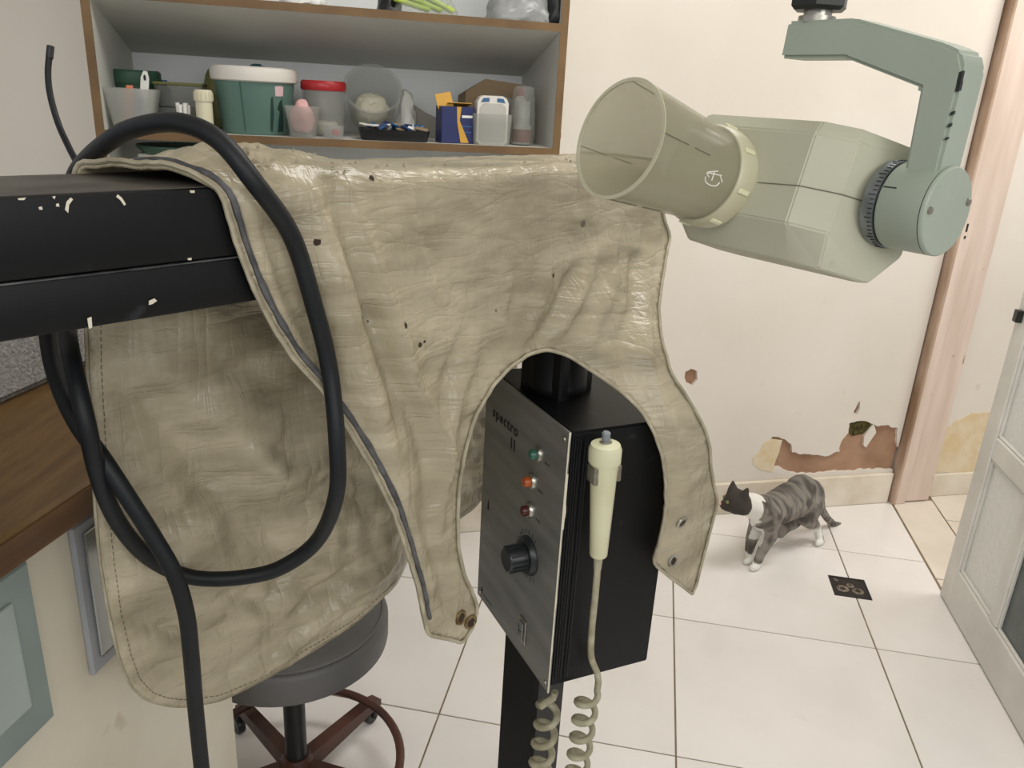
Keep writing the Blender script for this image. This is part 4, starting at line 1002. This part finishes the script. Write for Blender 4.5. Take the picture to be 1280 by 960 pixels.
# black tray with packets
o, M_ = item('black_tray', 492, 0.07, 'low black tray heaped with blue and white sachets', 'tray')
tubbed('tray', 0.080, 0.086, 0.052, 0.056, 0.026, 'traydark', o, M_, t=0.003)
random.seed(21)
for k in range(16):
    cx = -0.066 + 0.0088 * k; m = ('gauze', 'white', 'blueprint', 'card', 'blue', 'navy')[k % 6]
    Mk = M_ @ Matrix.Translation((cx, random.uniform(-0.02, 0.035), 0.027 + random.random() * 0.008)) @ Matrix.Rotation(random.uniform(-0.6, 0.6), 4, 'Y') @ Matrix.Rotation(random.uniform(-0.5, 0.5), 4, 'X') @ Matrix.Rotation(random.random() * 3, 4, 'Z')
    keep(box('sachet', (-0.017, -0.012, -0.002), (0.017, 0.012, 0.003), m, M=Mk, bev=0.002), o)
# blue and yellow box
o, M_ = item('carton', 568, 0.06, 'blue and yellow carton with open orange flap', 'carton')
Mc = M_ @ Matrix.Rotation(R(-10), 4, 'Z')
keep(box('box', (-0.043, -0.025, 0.0), (0.043, 0.025, 0.088), 'navy', M=Mc, bev=0.001), o)
bm = bmesh.new(); prism(bm, [(-0.004, 0.088), (0.008, 0.088), (0.004, 0.055), (0.030, 0.002), (0.008, 0.002), (-0.002, 0.05)], 0.0251, 0.0256, Mc @ Matrix.Rotation(R(90), 4, 'X') @ Matrix.Scale(-1, 4, (0, 0, 1))); keep(fin('yellow_stripe', bm, 'yellow'), o)
for zz in (0.062, 0.040, 0.026): 
    bm = bmesh.new(); bbox(bm, (0.010, 0.0251, zz), (0.038, 0.0255, zz + (0.006 if zz > 0.05 else 0.003)), Mc); keep(fin('white_print', bm, 'white' if zz > 0.05 else 'blueprint'), o)
keep(box('flap', (-0.040, -0.001, 0.0), (0.002, 0.0005, 0.036), 'yellow', M=Mc @ Matrix.Translation((-0.006, 0.0, 0.088)) @ Matrix.Rotation(R(14), 4, 'X') @ Matrix.Rotation(R(-12), 4, 'Y')), o)
keep(box('flap', (-0.022, 0.0, -0.001), (0.040, 0.034, 0.0005), 'yellow', M=Mc @ Matrix.Translation((0.0, -0.022, 0.089)) @ Matrix.Rotation(R(14), 4, 'X')), o)
# white flat container with blue handle
o, M_ = item('flask_pack', 613, 0.05, 'upright milky plastic pack with blue and white top', 'pack')
Mc = M_ @ Matrix.Rotation(R(90), 4, 'X')
def rr_(w_, h0, h1, c): return [(-w_ + c, h0), (w_ - c, h0), (w_, h0 + c), (w_, h1 - 2 * c), (w_ - c * 0.8, h1 - c * 0.6), (w_ - 2 * c, h1), (-w_ + 2 * c, h1), (-w_ + c * 0.8, h1 - c * 0.6), (-w_, h1 - 2 * c), (-w_, h0 + c)]
bm = bmesh.new(); prism(bm, rr_(0.040, 0.0, 0.118, 0.008), -0.018, 0.018, Mc); keep(fin('pack', bm, 'whiterim'), o)
bm = bmesh.new(); prism(bm, rr_(0.034, 0.006, 0.100, 0.006), -0.020, 0.020, Mc); keep(fin('window', bm, 'milky'), o)
for s in (-1, 1):
    bm = bmesh.new(); prism(bm, [(s * 0.010, 0.104), (s * 0.031, 0.102), (s * 0.026, 0.112), (s * 0.010, 0.113)], -0.019, -0.0182, Mc); keep(fin('blue_print', bm, 'blueprint'), o)
tubbed('outer_tray', 0.046, 0.050, 0.024, 0.027, 0.075, 'clearplastic', o, M_)
# clear bag/bottles at the right end
o, M_ = item('clear_bottle', 652, 0.08, 'clear wrapped bottle with milky side at the right end of the shelf', 'bottle')
keep(lumpy('wrap', [M_ @ Vector(((0.034 if z < 0.07 else 0.027) * math.cos(a), 0.03 * math.sin(a), z)) for a in [i * 0.5 for i in range(13)] for z in (0.002, 0.04, 0.07, 0.085, 0.146)], 'clearplastic', amp=0.003, nscale=70), o)
keep(lathed('inner_jar', [(0, 0.003), (0.024, 0.003), (0.024, 0.045), (0.018, 0.055), (0.018, 0.11), (0, 0.11)], 'milky', M=M_), o)
keep(lathed('dark_label', [(0.0245, 0.008), (0.0245, 0.040)], 'brownthing', M=M_), o)
o, M_ = item('red_cap_bottle', 648, 0.16, 'slim white bottle with a red cap behind the clear bottle', 'bottle')
keep(lathed('bottle', [(0, 0), (0.016, 0), (0.016, 0.11), (0.008, 0.122), (0, 0.122)], 'whiterim', M=M_), o); keep(lathed('cap', [(0, 0.122), (0.0095, 0.122), (0.0095, 0.140), (0, 0.140)], 'red', M=M_), o)
# cardboard box at the back
o, M_ = item('cardboard_box', 612, 0.26, 'crumpled brown cardboard box at the back right of the shelf', 'box')
keep(hull('box', [(-0.085, -0.07, 0.0), (0.080, -0.07, 0.0), (0.080, 0.06, 0.0), (-0.085, 0.06, 0.0), (-0.085, -0.05, 0.115), (0.085, -0.05, 0.135), (0.085, 0.055, 0.150), (-0.030, 0.055, 0.160), (-0.082, 0.06, 0.125)], 'card', M=M_), o)
keep(hull('torn_flap', [(-0.02, 0.062, 0.05), (0.05, 0.062, 0.05), (0.05, 0.066, 0.11), (0.02, 0.066, 0.12), (-0.015, 0.066, 0.12)], 'greypouch', M=M_), o)
# upper shelf things (bottoms only in view)
ZU2 = ZU + 0.0006
bag('white_plastic_bag', 385, -40, 0, 0.055, 0.06, 0.05, 'whitebag', 'white plastic bag on the upper shelf board', seed=8, base=ZU2 - 0.002)
bag('dark_pouch', 486, -30, 0, 0.030, 0.08, 0.05, 'traydark', 'dark pouch beside the lime green packet on the upper shelf', 'pouch', seed=9, base=ZU2 - 0.004)
o = bag('lime_packet', 527, -26, 0, 0.085, 0.07, 0.06, 'clearplastic', 'clear packet with lime green pieces on the upper shelf', 'packet', seed=10, base=ZU2 - 0.002)
for k in range(3):
    Mk = LM(loc(527, 0.05) - 0.03 + 0.03 * k, 0.045, ZU2 + 0.018 + 0.004 * k) @ Matrix.Rotation(R(12 + 5 * k), 4, 'Y')
    keep(box('lime_strip', (-0.045, -0.012, -0.004), (0.045, 0.022, 0.006), 'lime', M=Mk, bev=0.003), o)
o = bag('grey_plastic_bag', 640, -40, 0, 0.088, 0.10, 0.085, 'graybag', 'silvery grey plastic bag at the right of the upper shelf', seed=11, base=ZU2 - 0.006)
o = bag('black_pouch', 683, -30, 0, 0.022, 0.05, 0.04, 'traydark', 'small black pouch in the upper right corner of the shelf', 'pouch', seed=15, base=ZU2 - 0.002)
# green tray on the lower shelf, seen through the cable arc
o = empty('green_plate', SM @ Vector((loc(210, 0.05), -0.12, 0.8785)), 'green tray wrapped in clear film, standing low behind the apron', 'tray')
GMx = LM(loc(215, 0.05), 0.15, 0.8785)
keep(box('stand_board', (-0.09, -0.05, 0.0), (0.09, 0.05, 0.40), 'laminate', M=GMx, bev=0.003), o)
keep(lathed('tray', [(0, 0.40), (0.085, 0.40), (0.1, 0.415), (0.1, 0.42), (0.09, 0.418), (0, 0.406)], 'darkgreen', M=GMx), o)
# thing hanging by the right side of the cabinet
hp = SM @ Vector((sx1 + T_ + 0.009, -0.06, 0)); zt_ = spt(702, 152, 0.06).z; zb_ = spt(700, 188, 0.06).z
o = empty('hanging_cord', Vector((hp.x, hp.y, zb_)), 'brown cord with dark beads hanging on the right side of the shelf', 'cord')
keep(tubed('cord', spline([Vector((hp.x - 0.0, hp.y, zt_ + 0.02)), Vector((hp.x, hp.y, zt_)), Vector((hp.x + 0.006 * WD.x, hp.y, (zt_ + zb_) / 2)), Vector((hp.x, hp.y, zb_ + 0.01))], 6), 0.004, 'brownthing'), o)
for k, m in enumerate(('pink', 'brownthing', 'ink', 'whiterim', 'ink')):
    bm = bmesh.new(); bmesh.ops.create_icosphere(bm, subdivisions=2, radius=0.0055, matrix=Matrix.Translation((hp.x + 0.004 - 0.0015 * k, hp.y, zb_ + 0.032 - 0.008 * k))); keep(fin('bead', bm, m, smooth=True), o)

# ================================================================== COUNTER ON THE LEFT
ZC = 1.05
ce = onz(55, 638, ZC); cc = ce.dot(EL)
CMm = frame(Vector((0, 0, 0)), EL, ET, Z)
ctop = box('wooden_counter', (cc - 0.62, 0.15, ZC - 0.036), (cc, 1.20, ZC), 'wood', M=CMm, bev=0.004)
far_r = (onplane(295, 915, EL * (cc - 0.035), EL)).dot(ET)
tag(ctop, 'thick brown wooden counter top at the left edge', 'counter')
eb = box('front_edge', (cc, 0.15, ZC - 0.036), (cc + 0.002, 1.20, ZC - 0.006), 'woodedge', ctop, M=CMm)
cabn = empty('counter_cabinet', tp(cc - 0.33, (0.4 + far_r) / 2), 'white cabinet with green-grey framed panels under the wooden counter', 'cabinet')
keep(box('body', (cc - 0.60, 0.20, 0.0), (cc - 0.035, far_r, ZC - 0.0365), 'cabinet', M=CMm, bev=0.004), cabn)
FM = frame(EL * (cc - 0.035), ET, Z, EL)      # x along ET, y up, z out towards the room
def face_px(x, y):
    q = onplane(x, y, EL * (cc - 0.035), EL); return q.dot(ET), q.z
xg, zg = face_px(62, 893); xg2 = 0.42
def panel_set(x0, x1, z0, z1, mf, mp, nm, mg=0.03):
    pf = keep(box(nm, (x0, z0, 0.0), (x1, z1, 0.008), mf, M=FM, bev=0.003), cabn)
    t = box('inset', (x0 + mg, z0 + mg * 1.3, 0.008), (x1 - mg, z1 - mg, 0.0105), mp, M=FM, bev=0.002); t.parent = pf
panel_set(xg - 0.42, xg, zg, ZC - 0.06, 'greenframe', 'greenglass', 'green_panel')
xa, za = face_px(110, 846); xb, _ = face_px(142, 824)
panel_set(xa, xa + 0.24, za, ZC - 0.06, 'greyframe', 'mirror', 'grey_panel', 0.014)

# grey woven bundle on the counter
gb = (onz(0, 510, ZC)).dot(EL); g0 = onz(0, 510, ZC).dot(ET)
gz = onplane(10, 214, EL * (gb - 0.08), EL).z
o = empty('grey_case', tp(gb - 0.12, g0 + 0.05, ZC), 'grey woven fabric case standing on the wooden counter behind the beam', 'case')
bm = bmesh.new()
prf = [(g0 - 0.5, ZC + 0.0006), (g0 + 0.30, ZC + 0.0006), (g0 + 0.31, ZC + 0.03), (g0 + 0.26, ZC + 0.25), (g0 + 0.14, gz - 0.07), (g0 + 0.085, gz - 0.02), (g0 + 0.04, gz), (g0 - 0.5, gz + 0.002)]
prism(bm, [(x - 0, z) for x, z in prf], -0.20, 0.0, frame(EL * gb, ET, Z, EL))
bmesh.ops.bevel(bm, geom=bm.edges[:], offset=0.012, segments=3, affect='EDGES')
keep(fin('cover', bm, 'greycloth', sharp=50), o)
sp0 = EL * (gb + 0.001) + ET * (g0 - 0.4) + Z * (ZC + 0.12); sp1 = EL * (gb + 0.001) + ET * (g0 + 0.24) + Z * (ZC + 0.13)
keep(tubed('seam', [sp0, sp1], 0.002, 'seat', n=6), o)

# ================================================================== STOOL
sb = P(372, 905, 1.0)
SG = onz(372, 972, 0.06); SX, SY = SG.x, SG.y
stl = empty('round_stool', (SX, SY, 0), 'round grey padded stool with brown star base and foot ring', 'stool')
SMx = Matrix.Translation((SX, SY, 0))
def seat_at(z):
    return z
ZS = 0.485; RS = 0.192
keep(lathed('seat', [(0, ZS - 0.072), (RS - 0.012, ZS - 0.072), (RS - 0.002, ZS - 0.066), (RS, ZS - 0.056), (RS, ZS - 0.016), (RS - 0.004, ZS - 0.008), (RS - 0.014, ZS - 0.002), (RS - 0.04, ZS), (0, ZS + 0.003)], 'seat', M=SMx, n=64), stl)
keep(lathed('seat_piping', [(RS - 0.010, ZS - 0.006), (RS - 0.007, ZS - 0.001), (RS - 0.012, ZS + 0.001), (RS - 0.015, ZS - 0.004)], 'seat', M=SMx, n=64, close=True), stl)
keep(lathed('column', [(0, 0.06), (0.022, 0.06), (0.022, ZS - 0.072), (0, ZS - 0.072)], 'stoolpost', M=SMx, n=24), stl)
keep(lathed('hub', [(0, 0.05), (0.034, 0.05), (0.034, 0.11), (0.026, 0.125), (0, 0.125)], 'brownmetal', M=SMx, n=24), stl)
tipw = onz(468, 892, 0.03); a0 = math.atan2(tipw.y - SY, tipw.x - SX); RL = 0.27
for k in range(5):
    a = a0 + 2 * math.pi * k / 5; Mk = SMx @ Matrix.Rotation(a, 4, 'Z')
    bm = bmesh.new(); prism(bm, [(0.02, 0.062), (0.02, 0.108), (RL - 0.02, 0.082), (RL, 0.074), (RL, 0.058), (RL - 0.03, 0.058)], -0.014, 0.014, Mk @ Matrix.Rotation(R(90), 4, 'X'))
    lg = keep(fin('leg', bm, 'brownmetal'), stl)
    cs = lathed('caster', [(0, -0.009), (0.020, -0.009), (0.022, -0.006), (0.022, 0.006), (0.020, 0.009), (0, 0.009)], 'stoolpost', M=Mk @ Matrix.Translation((RL - 0.008, 0.012, 0.022)) @ Matrix.Rotation(R(90), 4, 'X'), n=20); cs.parent = lg
    cs = tubed('caster_stem', [Mk @ Vector((RL - 0.008, 0.0, 0.02)), Mk @ Vector((RL - 0.008, 0.0, 0.060))], 0.006, 'stoolpost'); cs.parent = lg
bm = bmesh.new(); RF = 0.218; tube(bm, [Vector((SX + RF * math.cos(R(t)), SY + RF * math.sin(R(t)), 0.105)) for t in range(0, 361, 6)], 0.0095, 10, cap=False); keep(fin('foot_ring', bm, 'brownmetal', smooth=True), stl)

# ================================================================== CAT
cf = (onz(941, 708, 0) * 0.5 + onz(936, 700, 0) * 0.5); chd = onz(1000, 676, 0)
cfd = (cf - chd); cfd.z = 0; cfd.normalize(); csd = Vector((-cfd.y, cfd.x, 0))      # side
if csd.dot(CAM - cf) < 0: csd = -csd     # towards the camera
def cpt(x, y, side=0.0):
    return onplane(x, y, cf + csd * side, csd)
bm = bmesh.new()
def blob(p, r, q=None, r2=None, n=7):
    q = q if q is not None else p; r2 = r2 if r2 is not None else r
    k = max(1, int((q - p).length / (0.35 * min(r, r2)))) if (q - p).length > 1e-6 else 0
    for i in range(k + 1):
        t = i / max(1, k)
        bmesh.ops.create_icosphere(bm, subdivisions=2, radius=r + (r2 - r) * t, matrix=Matrix.Translation(p.lerp(q, t)))
rump = cpt(1008, 618); mid = cpt(988, 626); chest = cpt(960, 640); neck = cpt(940, 632); headc = cpt(921, 627)
blob(rump, 0.064, mid, 0.067); blob(mid, 0.067, chest, 0.058); blob(cpt(1002, 612), 0.056); blob(chest, 0.056, neck, 0.044); blob(cpt(952, 648), 0.044); blob(neck, 0.042, headc, 0.040)
blob(headc, 0.043); fdir = (cfd * 0.82 - csd * 0.57).normalized(); fsd = Vector((-fdir.y, fdir.x, 0))
blob(headc + fdir * 0.026 - Z * 0.012, 0.024, headc + fdir * 0.036 - Z * 0.014, 0.018)
blob(headc + csd * 0.02 - Z * 0.01, 0.028); blob(headc - csd * 0.02 - Z * 0.01, 0.028)
# ears
for s in (-1, 1):
    e0 = headc + csd * 0.022 * s + Z * 0.028; e1 = headc + csd * 0.029 * s + Z * 0.059 - cfd * 0.004
    blob(e0, 0.018, e1, 0.005)
# near fore leg
g1 = onz(945, 710, 0); near = (g1 - cf).dot(csd)
def leg(ps, rs):
    for (a, b_), (ra, rb) in zip(zip(ps, ps[1:]), zip(rs, rs[1:])): blob(a, ra, b_, rb)
sh = cpt(963, 643, 0.03); el_ = cpt(963, 668, 0.035); wr = cpt(951, 692, 0.03); pw = onz(945, 708, 0.012)
leg([sh, el_, wr, pw, pw + cfd * 0.018 - Z * 0.0], [0.040, 0.027, 0.0165, 0.015, 0.013])
sh = cpt(950, 648, -0.03); el_ = cpt(940, 672, -0.03); wr = cpt(936, 690, -0.03); pw = onz(937, 700, 0.012)
leg([sh, el_, wr, pw, pw + cfd * 0.018], [0.034, 0.022, 0.015, 0.014, 0.012])
# near hind leg
hip = cpt(1013, 628, 0.028); kn = cpt(1009, 648, 0.036); hk = cpt(1021, 660, 0.030); pw = onz(1026, 677, 0.012)
leg([hip, kn, hk, pw, pw + cfd * 0.020], [0.050, 0.033, 0.017, 0.014, 0.013])
hip = cpt(1006, 630, -0.028); kn = cpt(990, 652, -0.03); hk = cpt(982, 660, -0.03); pw = onz(968, 676, 0.012)
leg([hip, kn, hk, pw, pw + cfd * 0.018], [0.046, 0.030, 0.018, 0.014, 0.013])
# tail
tl_ = [cpt(1022, 622), cpt(1027, 637), cpt(1034, 648), cpt(1042, 655), cpt(1048, 656)]
leg(tl_, [0.022, 0.016, 0.0145, 0.013, 0.011])
me = bpy.data.meshes.new('tmp'); bm.to_mesh(me); bm.free()
tmp = bpy.data.objects.new('tmp', me); col.objects.link(tmp)
m1 = tmp.modifiers.new('r', 'REMESH'); m1.mode = 'VOXEL'; m1.voxel_size = 0.0045
m2 = tmp.modifiers.new('s', 'SMOOTH'); m2.factor = 0.5; m2.iterations = 6
dg = bpy.context.evaluated_depsgraph_get(); cme = bpy.data.meshes.new_from_object(tmp.evaluated_get(dg)); bpy.data.objects.remove(tmp); bpy.data.meshes.remove(me)
cme.name = 'cat'
ca = cme.color_attributes.new('coat', 'FLOAT_COLOR', 'POINT')
def P2(v):
    d = v - CAM; return d
zg_ = lambda v: v.z
Wc, Gc, Dc, Hc = rgb(232, 230, 222), rgb(146, 139, 130), rgb(54, 50, 46), rgb(60, 54, 48)
cx0 = headc.dot(cfd)
minz = min(v.co.z for v in cme.vertices)
for i, v in enumerate(cme.vertices):
    p = v.co; f = p.dot(cfd) - cx0; sd = (p - cf).dot(csd)      # f: ahead of head centre
    st = noise.noise(Vector((f * 55, p.z * 26, sd * 14))) + 0.5 * noise.noise(Vector((f * 120, p.z * 50, 3)))
    t = 0.5 + 0.5 * math.tanh(st * 3.2)
    c = [Gc[k] * (1 - t * 0.8) + Dc[k] * t * 0.8 for k in range(3)]
    back = sst(0.19, 0.26, p.z); c = [c[k] * (1 - 0.35 * back) + Dc[k] * 0.35 * back for k in range(3)]
    wz = 0.0
    if f > -0.035 and p.z > headc.z - 0.075: c = list(Hc[:3])
    nb = noise.noise(p * 30) * 0.012
    # white collar and chest
    if -0.100 + nb < f < -0.032 + nb and p.z > 0.0: wz = 1.0
    if f > -0.115 + nb and f < -0.03 and p.z > 0.105: wz = 1.0
    if sd > 0.030 and f < -0.090: wz = 0
    if sd > 0.0 and f < -0.115: wz = 0
    tail = f < (rump.dot(cfd) - cx0) - 0.062
    if p.z < 0.028 and not tail: wz = 1.0
    if f < -0.20 and p.z < 0.085 and sd > 0.0 and not tail: wz = sst(0.09, 0.06, p.z)
    if p.z < chest.z - 0.035 and p.z > 0.08 and -0.24 < f < -0.08 and abs(sd) < 0.03: wz = 0.8
    c = [c[k] * (1 - wz) + Wc[k] * wz for k in range(3)]
    ca.data[i].color = (*c, 1)
cm_ = mat('cat_fur', (1, 1, 1, 1), rough=0.85, bump=0.5, bscale=220)
an = cm_.node_tree.nodes.new('ShaderNodeAttribute'); an.attribute_name = 'coat'; cm_.node_tree.links.new(an.outputs['Color'], cm_.node_tree.nodes['Principled BSDF'].inputs['Base Color'])
for v in cme.vertices: v.co.z = max(v.co.z, 0.0008)
cat = link('cat', cme, cm_, smooth=True); cme.materials.clear(); cme.materials.append(cm_)
tag(cat, 'grey tabby cat with white chest and paws walking by the flaking wall', 'cat')
for s in (-1, 1):
    bm = bmesh.new(); bmesh.ops.create_icosphere(bm, subdivisions=2, radius=0.006, matrix=Matrix.Translation(headc + fdir * 0.036 + fsd * 0.018 * s + Z * 0.006)); fin('eye', bm, 'olive', cat, smooth=True)
bm = bmesh.new(); bmesh.ops.create_icosphere(bm, subdivisions=2, radius=0.0055, matrix=Matrix.Translation(headc + fdir * 0.0535 - Z * 0.010)); fin('nose', bm, 'pink', cat, smooth=True)
